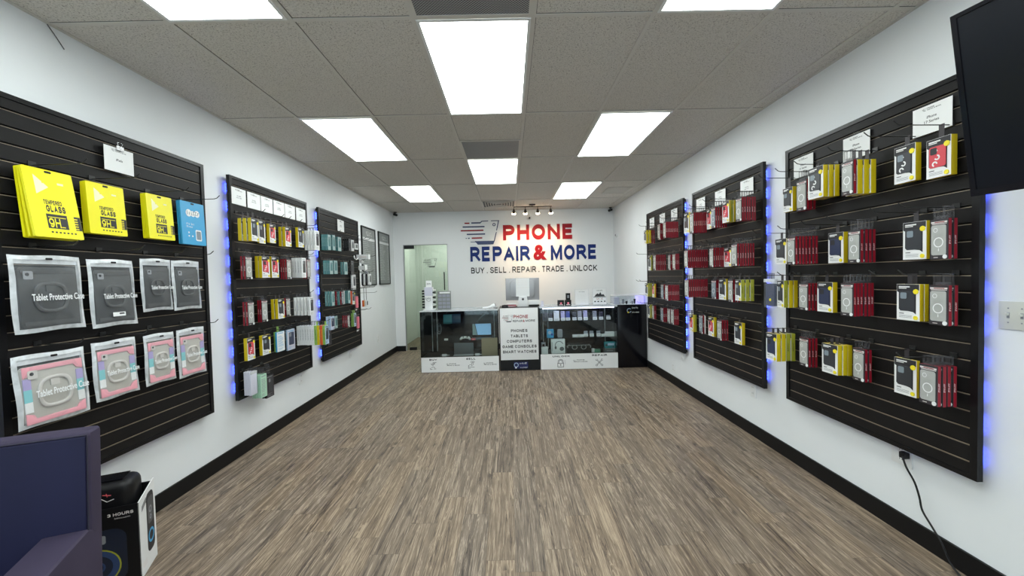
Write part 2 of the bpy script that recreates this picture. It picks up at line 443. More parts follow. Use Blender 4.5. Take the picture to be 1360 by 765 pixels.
# a small upright sans face drawn from strokes (capitals, figures)
def _arc(cx, cy, rx, ry, a0, a1, n=7):
    return [(cx + rx * math.cos(R(a0 + (a1 - a0) * i / n)), cy + ry * math.sin(R(a0 + (a1 - a0) * i / n))) for i in range(n + 1)]
def _bowl(y0, y1, x1=1.0, x0=0.0, rx=.42):
    c = (y0 + y1) / 2; return [(x0, y1), (x1 - rx, y1)] + _arc(x1 - rx, c, rx, (y1 - y0) / 2, 90, -90, 8)[1:] + [(x0, y0)]
GLYPH = {
 'A': (.86, [[(0, 0), (.5, 1), (1, 0)], [(.17, .32), (.83, .32)]]), 'B': (.78, [[(0, 0), (0, 1)], _bowl(.52, 1, .92), _bowl(0, .52, 1.0)]),
 'C': (.84, [_arc(.5, .5, .5, .5, 42, 318, 16)]), 'D': (.82, [[(0, 0), (0, 1)], _bowl(0, 1, 1.0, 0, .55)]),
 'E': (.72, [[(1, 1), (0, 1), (0, 0), (1, 0)], [(0, .52), (.92, .52)]]), 'G': (.86, [_arc(.5, .5, .5, .5, 42, 350, 17) + [(1, .45), (.58, .45)]]),
 'H': (.80, [[(0, 0), (0, 1)], [(1, 0), (1, 1)], [(0, .52), (1, .52)]]), 'I': (.0, [[(.5, 0), (.5, 1)]]), 'K': (.80, [[(0, 0), (0, 1)], [(.02, .36), (.95, 1.0)], [(.33, .58), (1.0, 0)]]),
 'L': (.68, [[(0, 1), (0, 0), (1, 0)]]), 'M': (.98, [[(0, 0), (0, 1)], [(.04, 1), (.5, .06), (.96, 1)], [(1, 1), (1, 0)]]), 'N': (.82, [[(0, 0), (0, 1)], [(.03, 1), (.97, 0)], [(1, 0), (1, 1)]]),
 'O': (.92, [_arc(.5, .5, .5, .5, 0, 360, 24)]), 'P': (.76, [[(0, 0), (0, 1)], _bowl(.45, 1)]), 'R': (.80, [[(0, 0), (0, 1)], _bowl(.47, 1, .95), [(.50, .47), (1, 0)]]),
 'S': (.78, [_arc(.5, .745, .46, .255, 20, 270, 10) + _arc(.5, .245, .5, .245, 90, -160, 10)[1:]]), 'T': (.76, [[(0, 1), (1, 1)], [(.5, 1), (.5, 0)]]),
 'U': (.80, [[(0, 1)] + _arc(.5, .36, .5, .36, 180, 360, 10) + [(1, 1)]]), 'W': (1.2, [[(0, 1), (.25, .03), (.5, .97), (.75, .03), (1, 1)]]), 'Y': (.82, [[(0, 1), (.5, .45), (1, 1)], [(.5, .45), (.5, 0)]]),
 '9': (.76, [_arc(.5, .66, .5, .34, 0, 360, 20), [(1, .66)] + _arc(.5, .5, .5, .5, 0, -120, 8)]), '3': (.74, [_arc(.45, .75, .45, .25, 150, -90, 10), _arc(.45, .25, .5, .25, 90, -150, 10)]),
 '.': (.0, [[(.5, 0), (.5, .0001)]]), ' ': (.25, []),
}
def stroke_text(mb, s, x0, x1, z0, z1, y, mi, weight, thick):
    hgt = z1 - z0; t = weight; gap = .13 + t * .35
    adv = [GLYPH[c][0] + (t if c != ' ' else 0) for c in s]
    total = sum(adv) + gap * (len(s) - 1); sx = (x1 - x0) / total
    pen = 0.0
    for c, ad in zip(s, adv):
        gw = GLYPH[c][0]
        for ip, pl in enumerate(GLYPH[c][1]):
            yf = y - thick * (1 + .04 * ip)
            if c == '.':
                mb.box(x0 + pen * sx, x0 + (pen + t) * sx, y - thick, y, z0, z0 + t * hgt, mi); continue
            P = [(t / 2 + q[0] * gw if gw else t / 2, t / 2 + q[1] * (1 - t)) for q in pl]
            closed = len(P) > 3 and abs(P[0][0] - P[-1][0]) < 1e-6 and abs(P[0][1] - P[-1][1]) < 1e-6
            n = len(P); off = []
            for i in range(n):
                a = P[i - 1] if i else (P[-2] if closed else None); b = P[i + 1] if i < n - 1 else (P[1] if closed else None)
                d1 = Vector((P[i][0] - a[0], P[i][1] - a[1])).normalized() if a else None
                d2 = Vector((b[0] - P[i][0], b[1] - P[i][1])).normalized() if b else None
                c_ = Vector(P[i])
                if d1 is None: c_ = c_ - d2 * (t / 2 if abs(d2.y) > .3 else (t / 2 if len(P) > 3 and abs(d2.x) > .9 and 0 else 0)); nn = Vector((-d2.y, d2.x)); k = 1
                elif d2 is None: c_ = c_ + d1 * (t / 2 if abs(d1.y) > .3 else 0); nn = Vector((-d1.y, d1.x)); k = 1
                else:
                    m1 = Vector((-d1.y, d1.x)); m2 = Vector((-d2.y, d2.x)); nn = (m1 + m2)
                    nn = nn.normalized() if nn.length > .05 else m1
                    k = min(1 / max(nn.dot(m1), .3), 2.2)
                l = c_ + nn * t / 2 * k; r_ = c_ - nn * t / 2 * k
                cl = lambda v: (x0 + (pen + v.x) * sx, z0 + min(max(v.y, 0), 1) * hgt)
                off.append((cl(l), cl(r_)))
            for i in range(n - 1):
                mb.prism([off[i][1], off[i + 1][1], off[i + 1][0], off[i][0]], yf, y, mi)
        pen += ad + gap
def text_into(mb, s, x0, x1, z0, z1, y, mi=0, bold=.02, thick=.0004):
    """lettering that fills the box x0..x1, z0..z1 on a face looking to -y"""
    if all(c in GLYPH for c in s):
        stroke_text(mb, s, x0, x1, z0, z1, y, mi, .13 + bold * 2.2, thick); return
    bold *= .3
    vs, fs, a, b, c, d = text_data(s, bold, .01)
    base = len(mb.v)
    for v in vs:
        mb.v.append((x0 + (v[0] - a) / (b - a) * (x1 - x0), y - (v[2] / .01 * .5 + .5) * thick, z0 + (v[1] - c) / (d - c) * (z1 - z0)))
    for f in fs:
        mb.f.append(tuple(base + i for i in f)); mb.mi.append(mi)
def scribble(mb, x0, x1, z0, z1, y, mi=0, words=2, seed=1, thick=.0004):
    """too small to read in the photograph: short strokes the size of letters"""
    rd = random.Random(seed); h = z1 - z0; x = x0
    gaps = {int((i + 1) * (x1 - x0) / (h * .7) / words) for i in range(words - 1)}
    k = 0
    while x < x1 - h * .3:
        if k not in gaps:
            w = h * rd.uniform(.35, .6); hh = h * rd.choice((.7, 1, 1, .8))
            mb.box(x, min(x + w * .35, x1), y - thick, y, z0, z0 + hh, mi)
            if rd.random() < .7: mb.box(x, min(x + w, x1), y - thick, y, z0 + hh * .75, z0 + hh, mi)
            if rd.random() < .5: mb.box(x, min(x + w, x1), y - thick, y, z0, z0 + hh * .22, mi)
        x += h * .7; k += 1

def logo_into(mb, x0, x1, z0, z1, y, red=0, navy=1, dark=1, thick=.001):
    """phone outline with speed lines"""
    def X(v): return x0 + (v - 115) / 485 * (x1 - x0)
    def Z(v): return z1 - (v - 75) / 310 * (z1 - z0)
    def bar(a, b, c, d, mi): mb.box(X(a), X(b), y - thick, y, Z(d), Z(c), mi)
    bar(165, 227, 97, 113, red); bar(250, 365, 95, 111, navy)
    bar(140, 415, 145, 161, navy); bar(115, 400, 192, 209, red); bar(190, 420, 240, 256, navy)
    bar(250, 383, 290, 306, red); bar(175, 190, 295, 304, navy); bar(205, 225, 293, 306, navy); bar(235, 300, 345, 353, dark)
    def poly(pts, mi): mb.prism([(X(a), Z(b)) for a, b in pts], y - thick, y, mi)
    poly([(362, 111), (362, 97), (378, 79), (462, 76), (462, 85), (384, 89)], dark)
    poly([(497, 76), (600, 75), (600, 84), (497, 85)], dark)
    poly([(587, 84), (600, 75), (571, 205), (560, 205)], dark)
    poly([(556, 230), (568, 222), (538, 345), (526, 345)], dark)
    poly([(288, 338), (540, 338), (520, 384), (325, 384)], navy)
    mb.ring(X(535), Z(130), abs(X(530) - X(518)) * .9, abs(X(535) - X(515)), y - thick, y, dark, 16)

def clone(root, loc, rot, scale=None):
    r = root.copy(); col.objects.link(r)
    r.location = loc; r.rotation_euler = rot
    if scale: r.scale = scale
    out = []
    for ch in root.children:
        c = ch.copy(); col.objects.link(c); c.parent = r; out.append(c)
        for g in ch.children:
            d = g.copy(); col.objects.link(d); d.parent = c
    return r

# ------------------------------------------------------------------ room shell
T = .12
struct(MB().box(XL - T, XR + T, YF - T, YB + T, -.1, 0).build('floor', M['floor']))
struct(MB().box(XL - T, XR + T, YF - T, YB + T, H, H + .08).build('ceiling', M['ceiling']))
struct(MB().box(XL - T, XL, YF, YB + T, 0, H).build('wall_left', M['wall']))
struct(MB().box(XR, XR + T, YF, YB + T, 0, H).build('wall_right', M['wall']))
DX0, DX1, DZ = -2.085, -1.205, 2.115
mb = MB().box(XL, DX0, YB, YB + T, 0, DZ).box(DX1, XR, YB, YB + T, 0, DZ).box(XL, XR, YB, YB + T, DZ, H)
struct(mb.build('wall_back', M['wall_back']))
mb = MB().box(XL, -1.95, YF - T, YF, 0, H).box(1.8, XR, YF - T, YF, 0, H).box(-1.95, 1.8, YF - T, YF, 2.45, H)
struct(mb.build('wall_front', M['wall']))
mb = MB()
for a in (-1.95, -.75, .45, 1.76): mb.box(a, a + .04, YF - .08, YF - .03, 0, 2.45)
mb.box(-1.95, 1.8, YF - .08, YF - .03, 0, .05); mb.box(-1.95, 1.8, YF - .08, YF - .03, 2.41, 2.45)
w2 = struct(mb.build('window_2', M['steel']))
MB().box(-1.93, 1.78, YF - .058, YF - .052, .04, 2.42).build('pane', M['glass'], w2)
# baseboards
bh, bt = .105, .012
struct(MB().box(XL, XL + bt, YF, YB, 0, bh).build('baseboard_left', M['base']))
struct(MB().box(XR - bt, XR, YF, YB, 0, bh).build('baseboard_right', M['base']))
struct(MB().box(XL + bt, DX0, YB - bt, YB, 0, bh).box(DX1, XR - bt, YB - bt, YB, 0, bh).build('baseboard_back', M['base']))
# little room behind the glass
AY = YB + T
mb = MB().box(XL - T, XL, AY, 9.9, 0, H).box(-.9, -.8, AY, 9.9, 0, H).box(XL - T, -.8, 9.9, 10.0, 0, H)
struct(mb.build('wall_room', M['green_room']))
struct(MB().box(XL - T, -.8, AY, 10.0, -.1, 0).build('floor_room', M['floor']))
struct(MB().box(XL - T, -.8, AY, 10.0, 2.5, 2.58).build('ceiling_room', M['green_room']))
# glass door and fixed pane
d1 = struct(MB().box(-1.712, DX1 - .004, YB + .035, YB + .045, .012, DZ - .004).build('door_1', M['green_glass']))
MB().tube([(-1.285, YB + .012, 1.20), (-1.285, YB + .012, 1.56)], .012).tube([(-1.285, YB + .012, 1.25), (-1.285, YB + .036, 1.25)], .006).tube([(-1.285, YB + .012, 1.51), (-1.285, YB + .036, 1.51)], .006).build('door_handle', M['black'], d1)
mb = MB(); logo_into(mb, -1.70, -1.43, 1.66, 1.83, YB + .034, 0, 0, 0)
mb.build('door_logo', M['ink'], d1)
w1 = struct(MB().box(DX0 + .004, -1.718, YB + .035, YB + .045, .012, DZ - .004).build('window_1', M['green_glass']))
MB().box(-2.075, -1.87, YB + .022, YB + .034, 2.035, 2.105).build('patch_fitting', M['black'], w1)
MB().box(-2.02, -1.87, YB + .022, YB + .034, .012, .07).build('floor_clamp', M['black'], w1)
mb = MB().box(DX0, DX0 + .012, YB + .012, YB + .06, .0, DZ).box(DX1 - .012, DX1, YB + .012, YB + .06, 0, DZ).box(DX0, DX1, YB + .012, YB + .06, DZ - .012, DZ)
struct(mb.build('trim_2', M['steel']))
# ceiling grid
xs = [GX0 + i * TW for i in range(-1, 7)]
ys = [GY0 + i * TL_ for i in range(-3, 5)]
mb = MB()
for x in xs:
    if XL < x < XR: mb.box(x - .012, x + .012, YF, YB, H - .005, H)
for y in ys:
    mb.box(XL, XR, y - .012, y + .012, H - .0045, H)
for x in xs:
    if XL < x < XR:
        mb.box(x + .012, x + .0145, YF, YB, H - .0012, H, 1)
for y in ys: mb.box(XL, XR, y - .0145, y - .012, H - .0012, H, 1)
mb.box(XL, XL + .02, YF, YB, H - .005, H).box(XR - .02, XR, YF, YB, H - .005, H).box(XL, XR, YB - .02, YB, H - .005, H)
struct(mb.build('trim_1', [M['bar'], M['gap']]))

# ------------------------------------------------------------------ ceiling lights
def ceiling_light(ci, ri, label):
    x0 = GX0 + ci * TW; y0 = GY0 + ri * TL_
    t = thing('ceiling_light', label, 'ceiling light', (x0 + TW / 2, y0 + TL_ / 2, H), 0, 'flat panel lights in the tile ceiling')
    a, b = TW / 2 - .012, TL_ / 2 - .012
    mb = MB()
    mb.box(-a, -a + .016, -b, b, -.010, -.0052).box(a - .016, a, -b, b, -.010, -.0052).box(-a + .016, a - .016, -b, -b + .016, -.010, -.0052).box(-a + .016, a - .016, b - .016, b, -.010, -.0052)
    mb.build('frame', M['lamp_frame'], t)
    MB().box(-a + .016, a - .016, -b + .016, b - .016, -.008, -.0055).build('diffuser', M['lens'], t)
ceiling_light(2, 0, 'large glowing panel light in the middle of the ceiling, nearest whole one')
ceiling_light(2, 2, 'small glowing panel light in the middle row beyond the perforated grille')
ceiling_light(0, 1, 'glowing panel light above the left wall, second one deep')
ceiling_light(0, 3, 'farthest left glowing panel light near the back wall')
ceiling_light(4, 1, 'glowing panel light above the right wall, second one deep')
ceiling_light(4, 3, 'farthest right glowing panel light near the back wall')
ceiling_light(0, -1, 'panel light at the top left edge, cut by the frame')
ceiling_light(4, -1, 'panel light at the top right edge, cut by the frame')
ceiling_light(2, -2, 'middle panel light over the entrance behind the viewer')
ceiling_light(0, -3, 'left panel light over the shop front behind the viewer')
ceiling_light(4, -3, 'right panel light over the shop front behind the viewer')
t = thing('ceiling_light', 'added unseen panel light inside the small room behind the glass door', 'ceiling light', (-1.5, 9.1, 2.5))  # added lamp out of view, makes the back room read as lit
MB().box(-.3, .3, -.3, .3, -.012, -.004).build('frame', M['lamp_frame'], t)
mroom = mat('added back room glow', (.9, .95, .9), .4, emit=(.95, 1, .95), es=10)
MB().box(-.28, .28, -.28, .28, -.016, -.0125).build('diffuser', mroom, t)
# vents
def grille(x0, x1, y0, y1, label, name='ceiling_vent', style=0):
    t = thing(name, label, 'vent', ((x0 + x1) / 2, (y0 + y1) / 2, H))
    a, b = (x1 - x0) / 2, (y1 - y0) / 2
    mb = MB().box(-a, -a + .015, -b, b, -.011, -.0052).box(a - .015, a, -b, b, -.011, -.0052).box(-a + .015, a - .015, -b, -b + .015, -.011, -.0052).box(-a + .015, a - .015, b - .015, b, -.011, -.0052)
    mb.build('frame', M['bar'], t)
    if style == 0:
        MB().box(-a + .015, a - .015, -b + .015, b - .015, -.009, -.0055).build('perforated_plate', M['vent'], t)
    elif style == 1:
        mb = MB()
        for k in range(5):
            s0 = .05 + k * .045
            for (p, q, r_, s_) in ((-a + s0, a - s0, -b + s0, -b + s0 + .012), (-a + s0, a - s0, b - s0 - .012, b - s0), (-a + s0, -a + s0 + .012, -b + s0 + .012, b - s0 - .012), (a - s0 - .012, a - s0, -b + s0 + .012, b - s0 - .012)):
                mb.box(p, q, r_, s_, -.014, -.0058)
        mb.build('louvre_rings', M['bar'], t)
        MB().box(-a + .015, a - .015, -b + .015, b - .015, -.0057, -.0053).build('backing', mat('duct grey', (.12, .12, .12), .7), t)
    else:
        MB().box(-a + .015, a - .015, -b + .015, b - .015, -.0057, -.0053).build('backing', mat('return duct grey', (.16, .16, .16), .7), t)
        mb = MB()
        n = int((2 * b - .03) / .022)
        for k in range(n): mb.box(-a + .015, a - .015, -b + .018 + k * .022, -b + .031 + k * .022, -.010, -.0058)
        mb.build('slats', M['bar'], t)
grille(-.4409, .1447, 1.466, 2.059, 'dark perforated ceiling grille at the top edge of the picture')
grille(-.4409, .1447, 3.905, 4.4975, 'dark perforated ceiling grille just before the small middle light')
grille(-.4409, .1447, 7.02, 7.62, 'square ceiling air diffuser in the middle near the back wall', style=1)
grille(1.53, 1.91, 6.13, 6.57, 'small louvred air vent in the ceiling near the right wall', style=2)

# ------------------------------------------------------------------ slatwall panels
PZ0, PZ1 = .487, 2.302
GZ = [.559 + .0762 * k for k in range(23)]
def slatwall(y0, y1, side, label, led=True):
    s = 1 if side == 'R' else -1
    t = thing('slatwall_panel', label, 'wall panel', ((PR if s > 0 else PL), (y0 + y1) / 2, PZ0), 0, 'black slatwall panels along the side walls')
    L = (y1 - y0) / 2; Hh = PZ1 - PZ0
    def bx(mb, o0, o1, a, b, c, d, mi=0):      # o = distance behind the front plane, towards the wall
        x = sorted((s * o0, s * o1)); mb.box(x[0], x[1], a, b, c, d, mi)
    mb = MB()
    bx(mb, .011, .018, -L, L, 0, Hh)
    edges = [0.0] + [g - PZ0 for g in GZ] + [Hh]
    for i in range(len(edges) - 1):
        a = edges[i] + (.0055 if i else 0); b = edges[i + 1] - (.0055 if i < len(edges) - 2 else 0)
        bx(mb, 0, .011, -L, L, a, b)
    mb.build('board', M['slat'], t)
    mb = MB()
    for g in GZ: bx(mb, .0050, .0109, -L + .026, L - .026, g - PZ0 - .0053, g - PZ0 - .0018)
    mb.build('groove_liners', M['insert'], t)
    mb = MB(); fw = .026
    bx(mb, -.006, -.0002, -L - .004, -L + fw, -.004, Hh + .004); bx(mb, -.006, -.0002, L - fw, L + .004, -.004, Hh + .004)
    bx(mb, -.006, -.0002, -L + fw, L - fw, Hh - .018, Hh + .004); bx(mb, -.006, -.0002, -L + fw, L - fw, -.004, .016)
    bx(mb, -.0002, .02, -L - .004, -L - .0003, -.004, Hh + .004); bx(mb, -.0002, .02, L + .0003, L + .004, -.004, Hh + .004)
    bx(mb, -.0002, .02, -L, L, Hh + .0003, Hh + .004); bx(mb, -.0002, .02, -L, L, -.004, -.0003)
    mb.build('edge_frame', M['slat_frame'], t)
    mb = MB()
    for zz in (.10, .62, 1.14, 1.66): bx(mb, .0182, .0549, -L + .05, L - .05, zz, zz + .06)
    bx(mb, .0182, .0549, -L + .05, -L + .09, .0, Hh); 
    mb.build('wall_battens', M['slat_frame'], t)
    if led:
        mb = MB(); bx(mb, .0205, .0535, -L + .040, -L + .0498, .03, Hh - .03)
        st = mb.build('led_strip', M['led_tape'], t)
        mb = MB(); z = .06
        while z < Hh - .05:
            for k in range(3): bx(mb, .038, .048, -L + .0345, -L + .0398, z + k * .026, z + k * .026 + .018)
            z += .148
        mb.build('led_diodes', M['led'], st)
        mb = MB(); y = -L + .15
        while y < L - .1:
            bx(mb, .030, .040, y, y + .012, .012, .017); y += .148
        mb.build('led_diodes', mat('blue led under edge', (.05, .1, .6), .4, emit=(.05, .06, 1.0), es=LED * .35), st)
    return t
slatwall(1.756, 2.980, 'L', 'near left black slatwall holding tablet cases and tempered glass packs')
slatwall(3.259, 4.484, 'L', 'middle left black slatwall with six white cards across its top')
slatwall(4.765, 6.000, 'L', 'far left black slatwall with teal boxes and one card')
slatwall(4.705, 5.934, 'R', 'far right black slatwall behind the black cabinet corner')
slatwall(3.222, 4.460, 'R', 'middle right black slatwall dense with red case boxes')
slatwall(1.740, 2.955, 'R', 'near right black slatwall below the wall television')

# ------------------------------------------------------------------ framed price boards on the left wall
for y0, y1, lab, sd in ((6.262, 6.895, 'black framed grey price board beside the far left slatwall', 3), (7.07, 7.695, 'black framed grey price board closest to the back corner', 8)):
    t = thing('price_board', lab, 'notice board', (XL, (y0 + y1) / 2, 1.348), R(90), 'framed price boards on the left wall')
    L = (y1 - y0) / 2; hh = .937
    mb = MB().box(-L, L, -.022, 0, 0, .022).box(-L, L, -.022, 0, hh - .022, hh).box(-L, -L + .022, -.022, 0, .022, hh - .022).box(L - .022, L, -.022, 0, .022, hh - .022)
    mb.build('frame', M['black'], t)
    MB().box(-L + .022, L - .022, -.014, 0, .022, hh - .022).build('board', M['board_grey'], t)
    mb = MB(); rd = random.Random(sd)
    logo_into(mb, -.13, -.01, .80, .87, -.0145, 0, 0, 0)
    scribble(mb, -.02, .16, .80, .83, -.0145, 0, 2, sd); scribble(mb, 0, .13, .84, .865, -.0145, 0, 1, sd + 1)
    mb.box(-L + .035, L - .035, -.0149, -.0141, .725, .765, 0)
    z = .69
    while z > .06:
        scribble(mb, -L + .04, -L + .04 + rd.uniform(.2, .34), z, z + .013, -.0145, 0, 3, rd.randrange(999))
        scribble(mb, L - .16, L - .05, z, z + .013, -.0145, 0, 2, rd.randrange(999))
        z -= .030
    mb.build('printed_lines', M['board_line'], t)

# ------------------------------------------------------------------ wall sign at the back
yS = YB - .001
t = thing('wall_sign', 'large red and blue wall lettering with phone logo above the counters', 'sign', (0, YB, 0))
def letters(s, x0, x1, z0, z1, mname, name, bold=.03, th=.010):
    mb = MB(); text_into(mb, s, x0, x1, z0, z1, -.0005, 0, bold, th)
    mb.build(name, M[mname], t)
letters('PHONE', -.093, 1.309, 2.160, 2.462, 'sign_red', 'word_phone', .062)
letters('REPAIR', -.752, .430, 1.752, 2.045, 'sign_blue', 'word_repair', .052)
letters('&', .500, .765, 1.755, 2.058, 'sign_red', 'ampersand', .14)
letters('MORE', .848, 1.768, 1.750, 2.042, 'sign_blue', 'word_more', .052)
letters('BUY . SELL . REPAIR . TRADE . UNLOCK', -.745, 1.766, 1.516, 1.634, 'sign_dark', 'tagline', .022, .004)
mb = MB(); logo_into(mb, -.93, -.165, 2.085, 2.560, -.0005, 0, 1, 1, .008)
mb.build('logo', [M['sign_red'], M['sign_navy']], t)

# ------------------------------------------------------------------ track light, cameras, small wall things
t = thing('track_light', 'dark four head spotlight bar on the ceiling lighting the wall sign', 'spotlight', (.46, 7.42, H))
MB().box(-.055, .055, -.055, .055, -.022, -.0055).build('canopy', M['bronze'], t, bevel=.004)
MB().tube([(-.34, 0, -.045), (.36, 0, -.045)], .008).tube([(0, 0, -.02), (0, 0, -.045)], .006).build('bar', M['bronze'], t)
for hx, tilt in ((-.335, -6), (-.125, 0), (.10, 4), (.335, 16)):
    c0 = Vector((hx, 0, -.053)); d = Vector((math.sin(R(tilt)) * .5, .62, -.78)).normalized()
    h = MB().tube([c0, c0 + Vector((0, 0, -.025)), c0 + Vector((0, 0, -.03)) + d * .02, c0 + Vector((0, 0, -.03)) + d * .10], [.006, .006, .020, .034], 14).build('lamp_head', M['bronze'], t, smooth=True)
    e = c0 + Vector((0, 0, -.03)) + d * .103
    MB().tube([e - d * .030, e - d * .002, e], [.0285, .0365, .0365], 14).build('lamp_face', M['bulb'], h)
    sl = bpy.data.lights.new('spot_lamp', 'SPOT'); sl.energy = SPOT; sl.color = (1.0, .66, .36); sl.spot_size = R(80); sl.spot_blend = .9; sl.shadow_soft_size = .03
    so = bpy.data.objects.new('spot_lamp', sl); col.objects.link(so); so.parent = t
    so.location = e + d * .01; so.rotation_euler = d.to_track_quat('-Z', 'Y').to_euler()
def camera_thing(x, y, z, label, dirv, round_=False):
    t = thing('security_camera', label, 'security camera', (x, y, z))
    if round_:
        MB().tube([(0, 0, 0), (0, -.02, 0)], .045, 20).build('mount', M['white'], t)
        MB().sphere((0, -.045, -.01), .042, 0, 18, 10).build('ball', M['white'], t, smooth=True)
        MB().sphere((0, -.075, -.018), .022, 0, 14, 8).build('lens', M['gloss_black'], t, smooth=True)
    else:
        d = Vector(dirv).normalized()
        MB().tube([(0, 0, 0), (0, 0, -.015)], .03, 16).tube([(0, 0, -.015), (0, 0, -.035)], .008).build('mount', M['black'], t)
        c = Vector((0, 0, -.05))
        MB().tube([c - d * .04, c + d * .05], .024, 16).build('body', M['black'], t, bevel=.003)
        MB().tube([c + d * .0505, c + d * .053], .017, 14).build('lens', M['gloss_black'], t)
camera_thing(.435, YB, 2.60, 'white ball camera with black lens just above the word phone', (0, -1, 0), True)
camera_thing(-2.19, 7.93, H - .0052, 'small black camera at the back left ceiling corner', (1, -.8, -.4))
camera_thing(2.03, 7.95, H - .0052, 'small black camera at the back right ceiling corner', (-1, -.8, -.4))
t = thing('thermostat', 'small round white sensor on the right wall near the back corner', 'sensor', (XR, 7.80, 2.19))
MB().tube([(0, 0, 0), (-.022, 0, 0)], .045, 20).build('body', M['white'], t)
MB().tube([(-.0225, 0, 0), (-.028, 0, 0)], .022, 16).build('dial', M['grey_ink'], t)
# outlets and switch
def wallplate(side, y, z, label, w=.075, h=.118, kind='outlet', n=1):
    s = -1 if side == 'R' else 1
    t = thing('power_outlet' if kind == 'outlet' else 'switch_plate', label, 'outlet' if kind == 'outlet' else 'light switch', (XR if side == 'R' else XL, y, z), R(-90) if side == 'R' else R(90))
    MB().box(-w / 2, w / 2, -.006, 0, -h / 2, h / 2).build('plate', M['white'] if kind == 'outlet' else M['plate'], t, bevel=.002)
    if kind == 'outlet':
        for zz in (-.026, .026):
            mb = MB().box(-.017, .017, -.0085, -.0062, zz - .014, zz + .014, 0)
            mb.box(-.008, -.0055, -.009, -.0086, zz - .004, zz + .007, 1).box(.0055, .008, -.009, -.0086, zz - .004, zz + .007, 1)
            mb.build('socket', [M['paper'], M['ink']], t)
    else:
        for k in range(n):
            x = (k - (n - 1) / 2) * .046
            q = MB().box(x - .005, x + .005, -.0068, -.0062, -.012, .012).build('slot', M['grey_ink'], t)
            MB().box(x - .0042, x + .0042, -.018, -.007, -.001, .010).build('toggle', M['plate'], q, bevel=.001)
            MB().tube([(x, -.0072, .030), (x, -.0062, .030)], .003, 8).tube([(x, -.0072, -.030), (x, -.0062, -.030)], .003, 8).build('screw', M['grey_ink'], t)
    return t
wallplate('L', 4.335, .392, 'white power outlet under the middle left slatwall')
wallplate('L', 5.70, .405, 'white power outlet under the far left slatwall')
wallplate('L', 6.90, .43, 'white power outlet low on the wall below the price boards')
wallplate('R', 3.46, .40, 'white power outlet under the middle right slatwall')
wallplate('R', 4.89, .415, 'white power outlet under the far right slatwall')
wallplate('R', 5.16, .135 + .08, 'small white cable plate low on the right wall near the cabinet', .07, .07)
wallplate('R', 2.135, .43, 'white power outlet under the near right slatwall with cord plugged in', .115, .118)
wallplate('R', 1.63, 1.226, 'ivory toggle switch plate on the right wall beside the near slatwall', .16, .118, 'switch', 3)
t = thing('extension_cord', 'black power cord running from the right wall outlet down to floor', 'power cord', (XR, 2.10, .43))
MB().box(-.040, -.0095, -.016, .016, -.006, .026).build('plug', M['black'], t, bevel=.004)
pts = [(-.035, -.005, .008), (-.05, -.02, 0), (-.055, -.045, -.04), (-.04, -.07, -.10), (-.03, -.085, -.17), (-.03, -.10, -.23), (-.035, -.15, -.28), (-.04, -.20, -.33), (-.045, -.24, -.39), (-.05, -.28, -.418), (-.07, -.36, -.4255), (-.08, -.55, -.4255)]
def smooth_path(p, n=5):
    p = [Vector(q) for q in p]; out = []
    for i in range(len(p) - 1):
        a = p[max(i - 1, 0)]; b = p[i]; c = p[i + 1]; d = p[min(i + 2, len(p) - 1)]
        for k in range(n):
            t_ = k / n
            out.append(.5 * ((2 * b) + (c - a) * t_ + (2 * a - 5 * b + 4 * c - d) * t_ ** 2 + (-a + 3 * b - 3 * c + d) * t_ ** 3))
    return out + [p[-1]]
MB().tube(smooth_path(pts), .0045, 8).build('cord', M['black'], t, smooth=True)
mb = MB().tube(smooth_path([(XL + .004, 2.06, 2.748), (XL + .010, 2.09, 2.707), (XL + .007, 2.131, 2.663)]), .0022, 6)
tag(mb.build('loose_wire', M['ink'], smooth=True), 'thin dark wire dangling from the top left ceiling edge', 'wire')
# television
t = thing('television', 'large black wall television tilted down at the top right edge', 'television', (1.737, 1.50, 1.696), (R(9.6), 0, R(-79)))
W_, H_ = 1.14, .656
MB().box(0, W_, 0, .035, 0, H_).box(.2, W_ - .2, .035, .06, .12, H_ - .12).build('body', M['black'], t, bevel=.004)
mb = MB().box(0, .016, -.006, -.0003, 0, H_).box(W_ - .016, W_, -.006, -.0003, 0, H_).box(.016, W_ - .016, -.006, -.0003, H_ - .014, H_).box(.016, W_ - .016, -.006, -.0003, 0, .024)
mb.build('bezel', M['gloss_black'], t)
MB().box(.016, W_ - .016, -.002, -.0004, .024, H_ - .014).build('screen', mat('dark tv screen', (.004, .005, .008), .22, spec=.3), t)
mb = MB().tube([(.55, .05, .33), (.50, .15, .36), (.50, .25, .37)], .018, 8)
mb.build('wall_bracket', M['black'], t)

